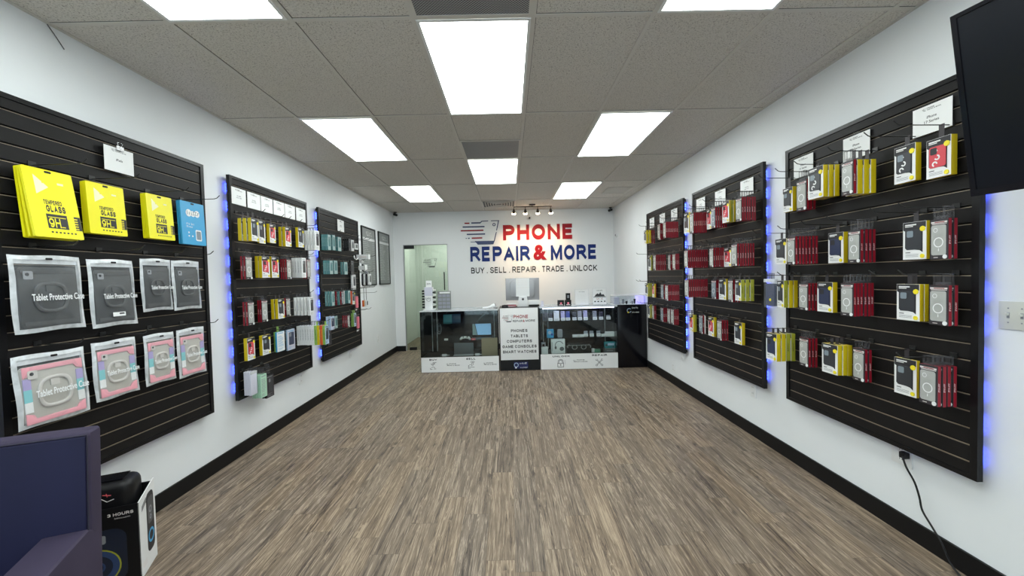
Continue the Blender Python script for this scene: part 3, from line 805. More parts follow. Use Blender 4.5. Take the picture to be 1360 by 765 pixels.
# ------------------------------------------------------------------ hanging packs: one prototype per kind, then copies
# local frame: front looks to -y, width along x, bottom at z = 0
ORD = ['first', 'second', 'third', 'fourth', 'fifth', 'sixth', 'seventh', 'eighth', 'ninth', 'tenth', 'eleventh', 'twelfth']
NOM = {'R': (.082, .0188, .18), 'Y': (.107, .031, .178), 'O': (.10, .031, .175), 'G': (.082, .0188, .18), 'W': (.10, .026, .19), 'B': (.115, .02, .19),
       'C': (.11, .022, .18), 'N': (.10, .029, .18), 'L': (.12, .026, .19), 'V': (.10, .019, .18), 'M': (.10, .012, .18), 'K': (.10, .021, .17),
       'T': (.09, .021, .17), 'P': (.085, .026, .2), 'Z': (.10, .029, .18)}
DESC = {'Yb': 'yellow-white box with black case', 'Yr': 'yellow-white box with red case', 'Yn': 'yellow-white box with navy case', 'Yw': 'yellow-white box with black-white case', 'Yo': 'orange-yellow case box',
        'O': 'olive-yellow case box', 'R': 'slim red case box', 'G': 'slim grey-fronted case box', 'W': 'white accessory box', 'B': 'bagged navy case', 'C': 'sky-blue text-covered box',
        'N': 'lime-green box', 'L': 'pale-blue box', 'V': 'lavender-white pouch', 'M': 'thin mint-green box', 'K': 'slim black box', 'T': 'teal-and-white box', 'P': 'pink-and-black pack', 'Z': 'orange-red box'}
def strokes(mb, x, z0, z1, y0, y1, mi, rd):
    """upright lettering on a pack's narrow side, too small to read: short ticks"""
    z = z0
    s = 1 if x > 0 else -1
    while z < z1:
        hgt = rd.uniform(.003, .006)
        a = y0 + (y1 - y0) * rd.uniform(0, .25); b = y1 - (y1 - y0) * rd.uniform(0, .25)
        mb.box(min(x, x + s * .0003), max(x, x + s * .0003), a, b, z, z + hgt * .45, mi)
        if rd.random() < .7: mb.box(min(x, x + s * .0003), max(x, x + s * .0003), a, a + (b - a) * .3, z, z + hgt, mi)
        z += hgt + .0012
def case_shape(mb, x0, x1, z0, z1, y0, y1, mi, hole=None, mi2=0):
    mb.prism(rrect(x0, x1, z0, z1, .009), y0, y1, mi)
    if hole is not None:
        w = (x1 - x0)
        mb.prism(rrect(x0 + w * .08, x0 + w * .48, z1 - w * .50, z1 - w * .08, .006), y0 - .0012, y0, hole)
def build_kind(code):
    k = code[0]; w, d, h = NOM[k]; a = w / 2; rd = random.Random(code)
    root = bpy.data.objects.new('phone_case_box' if k in 'YORG' else {'B': 'phone_case_bag', 'V': 'accessory_pouch', 'P': 'blister_pack'}.get(k, 'accessory_box'), None)
    root.empty_display_size = .03; col.objects.link(root)
    B = lambda mb, name, mats, bevel=0: mb.build(name, mats, root, bevel=bevel)
    if k in 'YO':
        side = 'olive' if k == 'O' else ('orange' if code == 'Yo' else 'yellow')
        B(MB().box(-a, a, -d + .0012, 0, 0, h), 'carton', M[side], .0012)
        cm = {'b': 'slate', 'r': 'pink_red', 'n': 'navy', 'w': 'slate', 'o': 'slate'}.get(code[1:] or 'b', 'slate')
        f = -d + .0012
        mb = MB().box(-a, a, f - .0006, f, 0, h, 0)                                   # white front
        mb.prism([(-a + .001, h * .80), (-a + .012, h * .76), (a - .018, h * .76), (a - .018, h * .80), (a - .002, h * .84), (a - .002, h - .001), (-a + .001, h - .001)], f - .0010, f - .0006, 1)
        mb.prism([(-a + .010, h * .30), (a - .030, h * .24), (a - .016, h * .18), (a - .016, h * .77), (-a + .010, h * .77)], f - .0010, f - .0006, 1)
        mb.box(-a + .010, a - .045, f - .0014, f - .0010, h * .91, h * .945, 0); mb.box(-a + .010, a - .060, f - .0014, f - .0010, h * .875, h * .895, 0)
        mb.box(-a + .012, -a + .035, f - .0010, f - .0006, h * .175, h * .195, 1)
        for z in (.07, .10, .13): mb.box(-a + .012, a - .035, f - .0009, f - .0006, h * z, h * (z + .010), 2)
        B(mb, 'front_card', [M['white'], M['ink'], M['grey_ink']])
        mb = MB(); case_shape(mb, -a + .014, a - .020, h * .26, h * .80, f - .0036, f - .0010, 0, 1)
        if code == 'Yw' or code == 'Yr':
            for q in range(3):
                cz = h * (.35 + .16 * q)
                mb.ring(-a + .040 + .010 * (q % 2), cz, .006, .0125, f - .0042, f - .0036, 2, 12, 200 * (q % 2), 200 * (q % 2) + 250)
        B(mb, 'phone_case', [M[cm], M['ink'] if cm != 'slate' else M['bluegrey'], M['white']])
        for bx_, bz in ((a - .016, h * .80), (a - .017, h * .085)):
            B(MB().disc(bx_, bz, .0125 if bz > .1 else .010, f - .0046, f - .0010, 0, 8 if bz > .1 else 14), 'sticker', M['badge'])
        if k == 'O':
            mb = MB()
            for s in (-1, 1): strokes(mb, s * a, h * .36, h * .66, -d * .68, -d * .34, 0, rd)
            B(mb, 'side_print', M['ink'])
        B(MB().box(-.012, .012, -d * .5 - .0008, -d * .5 + .0008, 0, .03).build('hang_tab', M['charcoal'], root, loc=(0, 0, h)) and MB().box(-.02, .02, -d * .5 - .006, -d * .5 + .006, h, h + .0015), 'top_flap', M['black'])
    elif k in 'RG':
        side = 'red'
        B(MB().box(-a, a, -d + .0030, -.0016, 0, h), 'carton', M[side])
        f = -d + .0008
        mb = MB().box(-a, a, f - .0006, -d + .0029, 0, h, 0).box(-a, a, -.0015, 0, 0, h, 0)
        mb.box(-a + .004, a - .004, f - .0009, f - .0006, h * .905, h * .945, 1); mb.box(-a + .020, a - .016, f - .0010, f - .0009, h * .915, h * .935, 2)
        mb.box(-a + .008, a - .006, f - .0009, f - .0006, h * .875, h * .892, 1)
        mb.box(-a + .016, -a + .036, f - .0009, f - .0006, h * .035, h * .050, 1)
        B(mb, 'front_card', [M['charcoal'], M['light_ink'], M['red']])
        mb = MB()
        case_shape(mb, -a + .006, a - .008, h * .10, h * .855, f - .0024, f - .0006, 0)
        mb.ring(-.001, h * .42, .0185, .0225, f - .0028, f - .0024, 1, 24); mb.box(-.002, .001, f - .0028, f - .0024, h * .20, h * .27, 1)
        mb.ring(-a + .026, h * .73, .008, .010, f - .0028, f - .0024, 1, 14)
        B(mb, 'phone_case', [M['silver_case'] if k == 'R' else M['bluegrey'], M['paper']])
        B(MB().disc(a - .013, h * .058, .0095, f - .0032, f - .0006, 0, 16), 'sticker', M['white'])
        mb = MB()
        for s in (-1, 1): strokes(mb, s * a, h * .37, h * .58, -d * .74, -d * .3, 0, rd)
        B(mb, 'side_print', M['light_ink'])
        mb = MB()
        for yy in (-d + .001, -.0022):
            mb.box(-.026, -.016, yy, yy + .0012, 0, .03); mb.box(.016, .026, yy, yy + .0012, 0, .03); mb.box(-.016, .016, yy, yy + .0012, 0, .008)
        mb.box(-.026, .026, -d + .001, -.001, .0285, .03)
        mb.build('hang_tab', M['clearish'], root, loc=(0, 0, h))
    else:
        P_ = {'W': ('white', 'white', 'slate', 'grey_ink'), 'C': ('skyblue', 'white', None, 'skyblue'), 'N': ('green', 'paleblue', 'slate', 'ink'), 'L': ('paleblue', 'lav', 'navy', 'skyblue'),
              'K': ('black', 'charcoal', 'slate', 'grey_ink'), 'T': ('teal', 'pale_teal', 'teal', 'pale_teal'), 'Z': ('orange', 'yellow', None, 'yellow'), 'M': ('mint', 'mint', None, 'grey_ink'),
              'B': ('bag', 'navy', None, 'badge'), 'V': ('lav', 'lav', None, 'paper'), 'P': ('charcoal', 'pink', None, 'white')}[k]
        side, front, win, pr = P_
        if k in 'BV':
            mb = MB().prism(rrect(-a, a, 0, h + .012, .006), -d, 0, 0)
            B(mb, 'pouch', M['bag'] if k == 'B' else M['lav'], .003)
            mb = MB().prism(rrect(-a + .014, a - .014, .012, h - .02, .012), -d * .8, -d * .2, 0)
            B(mb, 'phone_case', M['navy'] if k == 'B' else M['white'])
            mb = MB().box(-a, a, -d - .0012, -d - .0002, h - .012, h + .012)
            B(mb, 'header', M['bag_edge'])
            B(MB().disc(a * .15, h * .3, .010, -d - .002, -d - .0002, 0, 14), 'sticker', M['badge'] if k == 'B' else M['lav'])
        elif k == 'P':
            B(MB().box(-a, a, -.004, 0, 0, h), 'backing_card', M['charcoal'])
            B(MB().prism(rrect(-a + .008, a - .008, h * .22, h * .92, .012), -d, -.0042, 0), 'blister', M['pink'], .004)
            B(MB().box(-a + .01, a - .01, -.006, -.0042, h * .06, h * .13), 'label', M['white'])
        else:
            B(MB().box(-a, a, -d + .001, 0, 0, h), 'carton', M[side], .0012)
            f = -d + .001
            mb = MB().box(-a + .002, a - .002, f - .0008, f, .002, h - .002, 0)
            for q in range(4): mb.box(-a + .012, -a + .012 + rd.uniform(.03, w - .03), f - .0012, f - .0008, h * (.06 + .035 * q), h * (.07 + .035 * q), 1)
            mb.box(-a + .012, a - .02, f - .0012, f - .0008, h * .90, h * .935, 1)
            if win is None:
                for q in range(9): mb.box(-a + .012, -a + .012 + rd.uniform(.05, w - .03), f - .0012, f - .0008, h * (.25 + .065 * q), h * (.27 + .065 * q), 1)
            B(mb, 'front_card', [M[front], M[pr]])
            if win:
                mb = MB(); case_shape(mb, -a + .022, a - .018, h * .25, h * .86, f - .0024, f - .0008, 0, 1)
                B(mb, 'phone_case', [M[win], M['grey_ink']])
            mb = MB()
            for s in (-1, 1): strokes(mb, s * a, h * .25, h * .8, -d * .7, -d * .3, 0, rd)
            B(mb, 'side_print', M[pr])
        MB().box(-.018, .018, -d * .5 - .0008, -d * .5 + .0008, 0, .03).build('hang_tab', M['clearish'] if k != 'N' else M['green'], root, loc=(0, 0, h + (.012 if k in 'BV' else 0)))
    return root
STACKS = [
('P6',1,1040,'Yb',2.802,0.099,1.850,2.018,0.065,0.035,2.083),
('P6',1,1058,'R R R',2.630,0.092,1.831,2.029,0.095,0.064,2.083),
('P6',1,1073,'Yw Yw Yw',2.440,0.123,1.878,2.070,0.135,0.107,2.083),
('P6',1,1117,'R Yb Yb Yb',2.198,0.078,1.847,2.032,0.160,0.132,2.083),
('P6',1,1188,'Yw',1.955,0.107,1.861,2.043,0.065,0.036,2.083),
('P6',1,1230,'Yr',1.802,0.106,1.850,2.029,0.060,0.032,2.083),
('P6',2,1028,'Yb',2.877,0.121,1.482,1.665,0.065,0.013,1.702),
('P6',2,1045,'R R R R R R R',2.616,0.077,1.474,1.656,0.180,0.152,1.702),
('P6',2,1100,'Yn',2.382,0.113,1.474,1.658,0.060,0.029,1.702),
('P6',2,1126,'R R R R',2.202,0.081,1.469,1.651,0.115,0.087,1.702),
('P6',2,1199,'Yb',1.916,0.114,1.476,1.660,0.050,0.019,1.702),
('P6',2,1236,'R R',1.792,0.076,1.472,1.654,0.080,0.049,1.702),
('P6',3,1014,'B B',2.865,0.128,1.166,1.363,0.150,0.038,1.397),
('P6',3,1036,'O Yb Yb',2.792,0.069,1.175,1.364,0.135,0.103,1.397),
('P6',3,1061,'R R R',2.617,0.085,1.170,1.348,0.095,0.065,1.397),
('P6',3,1086,'Yn',2.449,0.123,1.170,1.356,0.070,0.041,1.397),
('P6',3,1116,'R R R R R R',2.209,0.086,1.174,1.356,0.150,0.119,1.397),
('P6',3,1191,'Yb Yb',1.922,0.114,1.175,1.354,0.075,0.046,1.397),
('P6',3,1234,'R R',1.789,0.082,1.169,1.352,0.080,0.048,1.397),
('P6',4,1017,'Yn Yb O O',2.805,0.115,0.796,0.988,0.180,0.148,1.016),
('P6',4,1062,'R R R',2.616,0.084,0.793,0.984,0.095,0.065,1.016),
('P6',4,1092,'Yb Yb Yb',2.350,0.118,0.805,0.984,0.120,0.089,1.016),
('P6',4,1133,'R R',2.220,0.078,0.799,0.983,0.075,0.044,1.016),
('P6',4,1188,'Yb',1.969,0.115,0.786,0.972,0.040,0.012,1.016),
('P6',4,1221,'R R R R',1.796,0.081,0.800,0.984,0.120,0.092,1.016),
('P5',1,906,'Yb',4.384,0.123,1.870,2.090,0.085,0.016,2.083),
('P5',1,916,'R R R R R R R',4.083,0.088,1.837,2.043,0.165,0.136,2.083),
('P5',1,940,'Yr',3.974,0.091,1.865,2.061,0.040,0.010,2.083),
('P5',1,945,'G R R R R',3.703,0.073,1.843,2.030,0.140,0.111,2.083),
('P5',1,959,'Yr O Yb',3.562,0.111,1.877,2.067,0.090,0.058,2.083),
('P5',1,977,'R R R R R R',3.267,0.086,1.848,2.038,0.150,0.118,2.083),
('P5',2,909,'R R R R R R R R R R',4.067,0.086,1.482,1.664,0.235,0.204,1.702),
('P5',2,942,'R R R R R',3.754,0.074,1.482,1.663,0.135,0.102,1.702),
('P5',2,962,'Yr',3.626,0.119,1.482,1.655,0.040,0.007,1.702),
('P5',2,971,'R R R R R R R',3.293,0.085,1.480,1.664,0.175,0.146,1.702),
('P5',3,909,'R R R R R R R R R R',4.077,0.094,1.185,1.365,0.225,0.196,1.397),
('P5',3,942,'G R',3.876,0.094,1.174,1.357,0.050,0.022,1.397),
('P5',3,954,'Yb',3.700,0.123,1.175,1.369,0.050,0.020,1.397),
('P5',3,967,'R R R',3.502,0.079,1.166,1.364,0.095,0.066,1.397),
('P5',3,982,'O O O',3.286,0.085,1.192,1.367,0.150,0.119,1.397),
('P5',4,916,'Yr O',4.329,0.091,0.791,0.976,0.070,0.042,1.016),
('P5',4,928,'G R W',4.120,0.088,0.800,0.992,0.065,0.032,1.016),
('P5',4,941,'Yr',3.908,0.108,0.803,0.990,0.060,0.030,1.016),
('P5',4,952,'R R R',3.695,0.083,0.799,0.986,0.095,0.065,1.016),
('P5',4,975,'Yb',3.418,0.111,0.804,0.993,0.070,0.037,1.016),
('P4',1,856,'Yb Yb R R',5.522,0.091,1.847,2.029,0.155,0.125,2.083),
('P4',1,873,'R R R',5.235,0.094,1.874,2.082,0.070,0.038,2.083),
('P4',1,881,'R R R R R R R R',4.767,0.083,1.854,2.041,0.180,0.149,2.083),
('P4',2,861,'O',5.637,0.113,1.479,1.689,0.055,0.024,1.702),
('P4',2,867,'R R R R R R',5.146,0.094,1.474,1.673,0.165,0.133,1.702),
('P4',2,887,'R R',4.951,0.080,1.473,1.663,0.055,0.023,1.702),
('P4',2,893,'R R R',4.757,0.086,1.473,1.662,0.075,0.047,1.702),
('P4',3,856,'O O',5.662,0.115,1.109,1.297,0.095,0.062,1.321),
('P4',3,866,'Yr R',5.531,0.091,1.104,1.291,0.050,0.021,1.321),
('P4',3,874,'G R',5.183,0.094,1.099,1.291,0.055,0.023,1.321),
('P4',3,883,'R R R R R R R',4.761,0.092,1.108,1.293,0.165,0.136,1.321),
('P4',4,861,'O O',5.643,0.085,0.808,0.996,0.075,0.042,1.016),
('P4',4,867,'R R',5.526,0.070,0.805,0.994,0.060,0.031,1.016),
('P4',4,874,'G R R R',5.141,0.094,0.808,0.989,0.080,0.052,1.016),
('P4',4,886,'R',5.017,0.093,0.800,0.989,0.040,0.012,1.016),
('P4',4,891,'R R R R',4.782,0.094,0.813,1.000,0.090,0.062,1.016),
('P2',1,342,'Yb Yb Yb',3.281,0.091,1.778,1.961,0.150,0.120,2.007),
('P2',1,350,'Yb',3.557,0.091,1.785,1.987,0.040,0.006,2.007),
('P2',1,366,'Yr',3.675,0.091,1.798,1.968,0.065,0.033,2.007),
('P2',1,387,'Yr Yb',3.865,0.101,1.779,1.963,0.100,0.072,2.007),
('P2',1,403,'Yb',4.151,0.108,1.792,1.993,0.075,0.041,2.007),
('P2',1,424,'W W W W',4.345,0.092,1.772,1.983,0.155,0.124,2.007),
('P2',2,335,'R R',3.295,0.085,1.467,1.655,0.080,0.049,1.702),
('P2',2,358,'Yr Yb',3.484,0.110,1.479,1.665,0.100,0.068,1.702),
('P2',2,370,'Yr',3.710,0.112,1.480,1.674,0.050,0.021,1.702),
('P2',2,387,'R R R',3.877,0.080,1.465,1.657,0.095,0.065,1.702),
('P2',2,402,'W W W W',4.084,0.085,1.477,1.677,0.135,0.107,1.702),
('P2',2,413,'R R',4.294,0.079,1.466,1.676,0.080,0.049,1.702),
('P2',3,338,'R R',3.307,0.082,1.087,1.280,0.075,0.046,1.321),
('P2',3,356,'R R',3.494,0.087,1.094,1.285,0.075,0.043,1.321),
('P2',3,378,'Yb Yb',3.687,0.103,1.101,1.282,0.105,0.072,1.321),
('P2',3,386,'R',3.919,0.078,1.101,1.280,0.050,0.019,1.321),
('P2',3,417,'W W W W W',4.048,0.085,1.097,1.279,0.215,0.169,1.321),
('P2',4,339,'Yr',3.298,0.098,0.799,0.982,0.065,0.033,1.016),
('P2',4,360,'Yb',3.501,0.118,0.803,0.975,0.065,0.036,1.016),
('P2',4,379,'C N',3.710,0.127,0.791,0.975,0.070,0.039,1.016),
('P2',4,392,'L',3.931,0.138,0.765,0.968,0.045,0.014,1.016),
('P2',4,434,'N Z Yb N W W W W W W W',4.133,0.085,0.784,0.982,0.320,0.292,1.016),
('P2',5,335,'V V V',3.284,0.085,0.514,0.698,0.090,0.061,0.711),
('P2',5,347,'M M M M M',3.382,0.085,0.462,0.658,0.110,0.081,0.711),
('P2',5,364,'K K',3.517,0.112,0.421,0.618,0.075,0.047,0.711),
('P3',1,436,'T T T T',4.770,0.076,1.802,1.985,0.100,0.080,2.007),
('P3',1,445,'T T',4.954,0.076,1.814,2.001,0.075,0.046,2.007),
('P3',1,455,'T T',5.130,0.103,1.816,1.994,0.065,0.033,2.007),
('P3',1,465,'K K K',5.357,0.085,1.830,1.990,0.110,0.079,2.007),
('P3',1,470,'W',5.615,0.085,1.848,2.000,0.050,0.018,2.007),
('P3',1,476,'W',5.764,0.115,1.879,1.965,0.040,0.011,2.007),
('P3',2,442,'T T T T',4.770,0.087,1.517,1.679,0.110,0.079,1.702),
('P3',2,449,'T',5.051,0.103,1.523,1.693,0.040,0.010,1.702),
('P3',2,463,'T T',5.242,0.103,1.517,1.678,0.090,0.062,1.702),
('P3',2,472,'K',5.535,0.115,1.519,1.712,0.060,0.027,1.702),
('P3',3,475,'W',5.596,0.115,1.310,1.516,0.055,0.026,1.550),
('P3',3,492,'W K W K',5.871,0.085,1.365,1.525,0.190,0.122,1.550),
('P3',4,442,'T T T',4.770,0.076,1.139,1.312,0.120,0.089,1.321),
('P3',4,455,'G T G',5.022,0.070,1.136,1.304,0.130,0.086,1.321),
('P3',4,464,'T T W',5.296,0.076,1.134,1.304,0.105,0.074,1.321),
('P3',4,471,'Yo',5.499,0.091,1.110,1.291,0.080,0.041,1.321),
('P3',4,479,'P',5.706,0.098,0.994,1.227,0.050,0.021,1.321),
('P3',4,488,'W Z',5.926,0.085,1.047,1.138,0.115,0.066,1.321),
('P3',5,443,'L L',4.770,0.102,0.854,1.013,0.100,0.069,1.016),
('P3',5,448,'T',5.009,0.076,0.839,0.997,0.045,0.016,1.016),
('P3',5,464,'R R R',5.174,0.070,0.835,0.988,0.135,0.073,1.016),
('P3',5,472,'N N',5.551,0.085,0.799,0.985,0.070,0.041,1.016),
('P3',5,478,'P',5.721,0.098,0.696,0.937,0.050,0.018,1.016),
('P3',6,440,'K T',4.770,0.110,0.671,0.842,0.055,0.027,0.864),
]
GROUPS = {}
PROTO = {}
PANEL = {'P2': 'middle left panel', 'P3': 'far left panel', 'P4': 'far right panel', 'P5': 'middle right panel', 'P6': 'near right panel'}
PY = {'P2': (3.259, 4.484), 'P3': (4.765, 6.0), 'P4': (4.705, 5.934), 'P5': (3.222, 4.46), 'P6': (1.740, 2.955)}
hook0 = None
def place_hook(side, y, z, length, label):
    """slatwall hook: bracket in the groove, long wire with the tip bent up"""
    global hook0
    loc = (PR if side == 'R' else PL, y, z); rot = (0, 0, R(-90) if side == 'R' else R(90))
    L0 = .25
    if hook0 is None:
        t = bpy.data.objects.new('display_hook', None); t.empty_display_size = .03; col.objects.link(t)
        MB().box(-.016, .016, -.0040, -.0004, -.002, .022).build('bracket', M['hook'], t)
        MB().tube([(0, -.0035, .004), (0, -.02, .0045), (0, -L0 * .5, .006), (0, -L0 + .035, .008), (0, -L0 + .02, .012), (0, -L0, .030)], .0024, 6).build('wire', M['hook'], t, smooth=True)
        hook0 = t; t.location = loc; t.rotation_euler = rot
    else:
        t = clone(hook0, loc, rot)
    t.scale = (1, length / L0, 1)
    return tag(t, label, 'display hook', 'black wire hooks on the slatwall')
def rows_index():
    d = {}
    for s in STACKS: d.setdefault((s[0], s[1]), []).append(s)
    return d
for (pan, row), lst in rows_index().items():
    side = 'R' if pan in ('P4', 'P5', 'P6') else 'L'
    # left to right as seen from the middle of the shop
    lst = sorted(lst, key=lambda s: -s[4] if side == 'R' else s[4])
    for hi, s in enumerate(lst):
        _, _, _, code, y0, w, zb, zt, out, span, hz = s
        codes = code.split(); n = len(codes)
        sgn = 1 if side == 'R' else -1
        xp = PR if side == 'R' else PL
        lo, hi_ = PY[pan]
        yc = min(max(y0 + w / 2, lo + .03), hi_ - .03)
        place = '%s hook from left, %s row, %s' % (ORD[hi], ORD[row - 1] if row > 1 else 'top', PANEL[pan])
        hl = .27 if side == 'R' and pan == 'P6' else .24
        if out > .22: hl = max(hl, out + .04)
        place_hook(side, yc, hz, hl, 'black wire hook, ' + place.replace(' hook from left', ' from left'))
        tn = [NOM[c[0]][1] for c in codes]
        tn = [q * .95 for q in tn]; tot = sum(tn) + .0015 * n
        sc = min(1.0, span / tot) if span > .03 else min(1.0, max(span, .018 * n) / tot)
        gap = max(0, (span - sum(tn) * sc)) / n
        o = out
        rd = random.Random(hi * 7 + row * 131 + ord(pan[1]))
        for i, c in enumerate(codes):
            th = tn[i] * sc
            wn, dn, hn = NOM[c[0]]
            back = o - th                       # distance of this pack's back from the panel
            x = xp - sgn * back
            wsc = min(max(w / wn, .55), 1.2)
            if i and c[0] != codes[0][0]: wsc = min(wsc, w * 1.02 / wn) if w < wn else 1.0
            hh = (zt - zb) / hn * (1 + (rd.uniform(-.012, .012) if n > 2 else 0))
            jy = rd.uniform(-.002, .002) if n > 1 else 0
            loc = (x, yc + jy, zt - hn * hh); rot = (0, 0, R(-90) if side == 'R' else R(90))
            scl = (wsc, th / dn, hh)
            if c not in PROTO:
                r = build_kind(c); PROTO[c] = r; r.location = loc; r.rotation_euler = rot; r.scale = scl
            else:
                r = clone(PROTO[c], loc, rot, scl)
            for ch in r.children:
                if ch.name.startswith('hang_tab'):
                    ch.scale = (1 / wsc, 1, max(.012, hz + .009 - zt) / hh / .03)
            pos = '' if n == 1 else '%s from front, ' % ORD[i]
            lab = '%s, %s%s' % (DESC[c], pos, place)
            if len(lab.replace(',', ' ').split()) > 16:
                lab = lab.replace('yellow-white box with ', 'yellow-white ').replace(' case', '-case box', 1) if 'yellow-white box' in lab else lab
            if len(lab.replace(',', ' ').split()) > 16: lab = lab.replace(' hook from left', ' hook')
            tag(r, lab, 'accessory box' if c[0] in 'WCNLKTZMVP' else 'phone case box', {'Y': 'yellow and white phone case boxes', 'R': 'slim red phone case boxes', 'G': 'slim grey fronted case boxes', 'O': 'olive yellow case boxes',
                'W': 'white accessory boxes', 'T': 'teal and white boxes', 'K': 'slim black boxes', 'M': 'thin mint green boxes', 'V': 'lavender white pouches'}.get(c[0], 'other packs on the slatwall'))
            o -= th + gap

# white odds and ends hanging at the far end of the far left slatwall
def end_pack(name, label, cat, x, y, z, parts):
    t = thing(name, label, cat, (x, y, z), R(90))
    for nm, m_, fn in parts:
        mb = MB(); fn(mb); mb.build(nm, m_, t, bevel=.002)
end_pack('cable_box', 'long white box sticking out past the far left slatwall', 'accessory box', PL, 5.92, 1.742, [
    ('carton', M['white'], lambda b: b.box(-.035, .035, -.185, -.008, 0, .068)), ('print', M['light_ink'], lambda b: b.box(-.0356, -.0352, -.15, -.05, .018, .044))])
end_pack('charger_pack', 'upper round white charger hanging in front of the price board', 'charger', PL, 5.92, 1.680, [
    ('puck', M['white'], lambda b: b.sphere((0, -.07, .028), .030, 0, 14, 8)), ('cord', M['paper'], lambda b: b.tube([(0, -.07, .0), (.01, -.09, -.012), (0, -.10, .01)], .004, 6))])
end_pack('charger_pack', 'square white charger pack below the upper round charger', 'charger', PL, 5.92, 1.575, [
    ('card', M['white'], lambda b: b.box(-.045, .045, -.135, -.118, 0, .085)), ('brick', M['paper'], lambda b: b.box(-.028, .028, -.112, -.03, .012, .072))])
end_pack('charger_pack', 'lower round white charger hanging above the white and black boxes', 'charger', PL, 5.92, 1.532, [
    ('puck', M['white'], lambda b: b.sphere((0, -.07, .018), .022, 0, 14, 8)), ('grey_puck', M['phone_grey'], lambda b: b.sphere((0, -.135, .018), .020, 0, 14, 8))])
end_pack('cable_pack', 'bunch of white coiled cables beside the long white box', 'cable', PL, 5.70, 1.726, [
    ('coil', M['white'], lambda b: (b.tube([(.03 * math.cos(q * .7), -.035 - .006 * q, .03 + .026 * math.sin(q * .7)) for q in range(10)], .008, 6))), ('tie', M['black'], lambda b: b.box(-.006, .006, -.075, -.025, .052, .062))])
for z_ in (1.778, 1.245):
    place_hook('L', 5.955, z_, .27, 'empty black wire hook tip near the price boards, %s one' % ('upper' if z_ > 1.5 else 'lower'))

# ------------------------------------------------------------------ category cards along the top groove
def sign_card(side, yc, out, lines, label, clip=False, w=.180, z0=2.080, h=.136, seed=1, glossy=False):
    x = (PR - out) if side == 'R' else (PL + out)
    t = thing('category_card', label, 'sign card', (x, yc, z0), R(-90) if side == 'R' else R(90), 'white category cards at the top of the slatwalls')
    MB().box(-w / 2, w / 2, -.002, 0, 0, h).build('card', M['paper'], t)
    mb = MB(); logo_into(mb, -.045, -.024, h * .83, h * .92, -.0021, 0, 0, 0, .0003)
    text_into(mb, 'PHONE', -.020, .012, h * .875, h * .92, -.0021, 0, .02, .0003); text_into(mb, 'REPAIR & MORE', -.020, .042, h * .825, h * .862, -.0021, 0, .02, .0003)
    if lines:
        k = len(lines)
        for i, ln in enumerate(lines):
            wd = .0075 * len(ln)
            zc = h * .50 - (i - (k - 1) / 2) * .022
            text_into(mb, ln, -wd / 2, wd / 2, zc - .006, zc + .007, -.0021, 0, .03, .0003)
    else:
        scribble(mb, -.026, .026, h * .50, h * .50 + .0075, -.0021, 0, 1, seed); scribble(mb, -.032, .032, h * .50 - .015, h * .50 - .0075, -.0021, 0, 2, seed + 5)
    mb.build('card_print', M['ink'], t)
    if clip:
        MB().box(-.022, .022, -.010, -.0045, h - .012, h + .012).tube([(-.010, -.008, h + .012), (-.016, -.010, h + .030), (-.006, -.008, h + .032)], .0015, 5).tube([(.010, -.008, h + .012), (.016, -.010, h + .030), (.006, -.008, h + .032)], .0015, 5).build('binder_clip', M['chrome'], t)
    else:
        MB().box(-.02, .02, .0, .0035, h - .008, h + .018).build('groove_clip', M['acrylic'], t)
for yc, ln, lab in ((1.933, ('iPhone', '17 Series'), 'white card nearest the television on the near right slatwall'), (2.353, ('iPhone', '16 Series'), 'middle white card on the near right slatwall'), (2.775, ('iPhone', '15 Series'), 'farthest white card on the near right slatwall')):
    sign_card('R', yc, .008, ln, lab)
for i, (yc, w_) in enumerate(((4.255, .188), (3.863, .188), (3.432, .184))):
    sign_card('R', yc, .008, None, '%s white card from left on the middle right slatwall' % ORD[i], seed=20 + i, w=w_)
for i, yc in enumerate((5.70, 5.318, 4.935)):
    sign_card('R', yc, .008, None, '%s white card from left on the far right slatwall' % ORD[i], seed=30 + i)
for i, (yc, w_) in enumerate(((3.357, .176), (3.554, .178), (3.742, .178), (3.938, .184), (4.134, .188), (4.347, .192))):
    sign_card('L', yc, .008, None, '%s white card from left in the row of six' % ORD[i], seed=40 + i, w=w_)
sign_card('L', 5.372, .008, None, 'lone white card on the far left slatwall', w=.205, z0=2.088, h=.150, seed=50)
sign_card('L', 2.325, .020, ('iPads',), 'clipped white card alone on the near left slatwall', clip=True, w=.172)

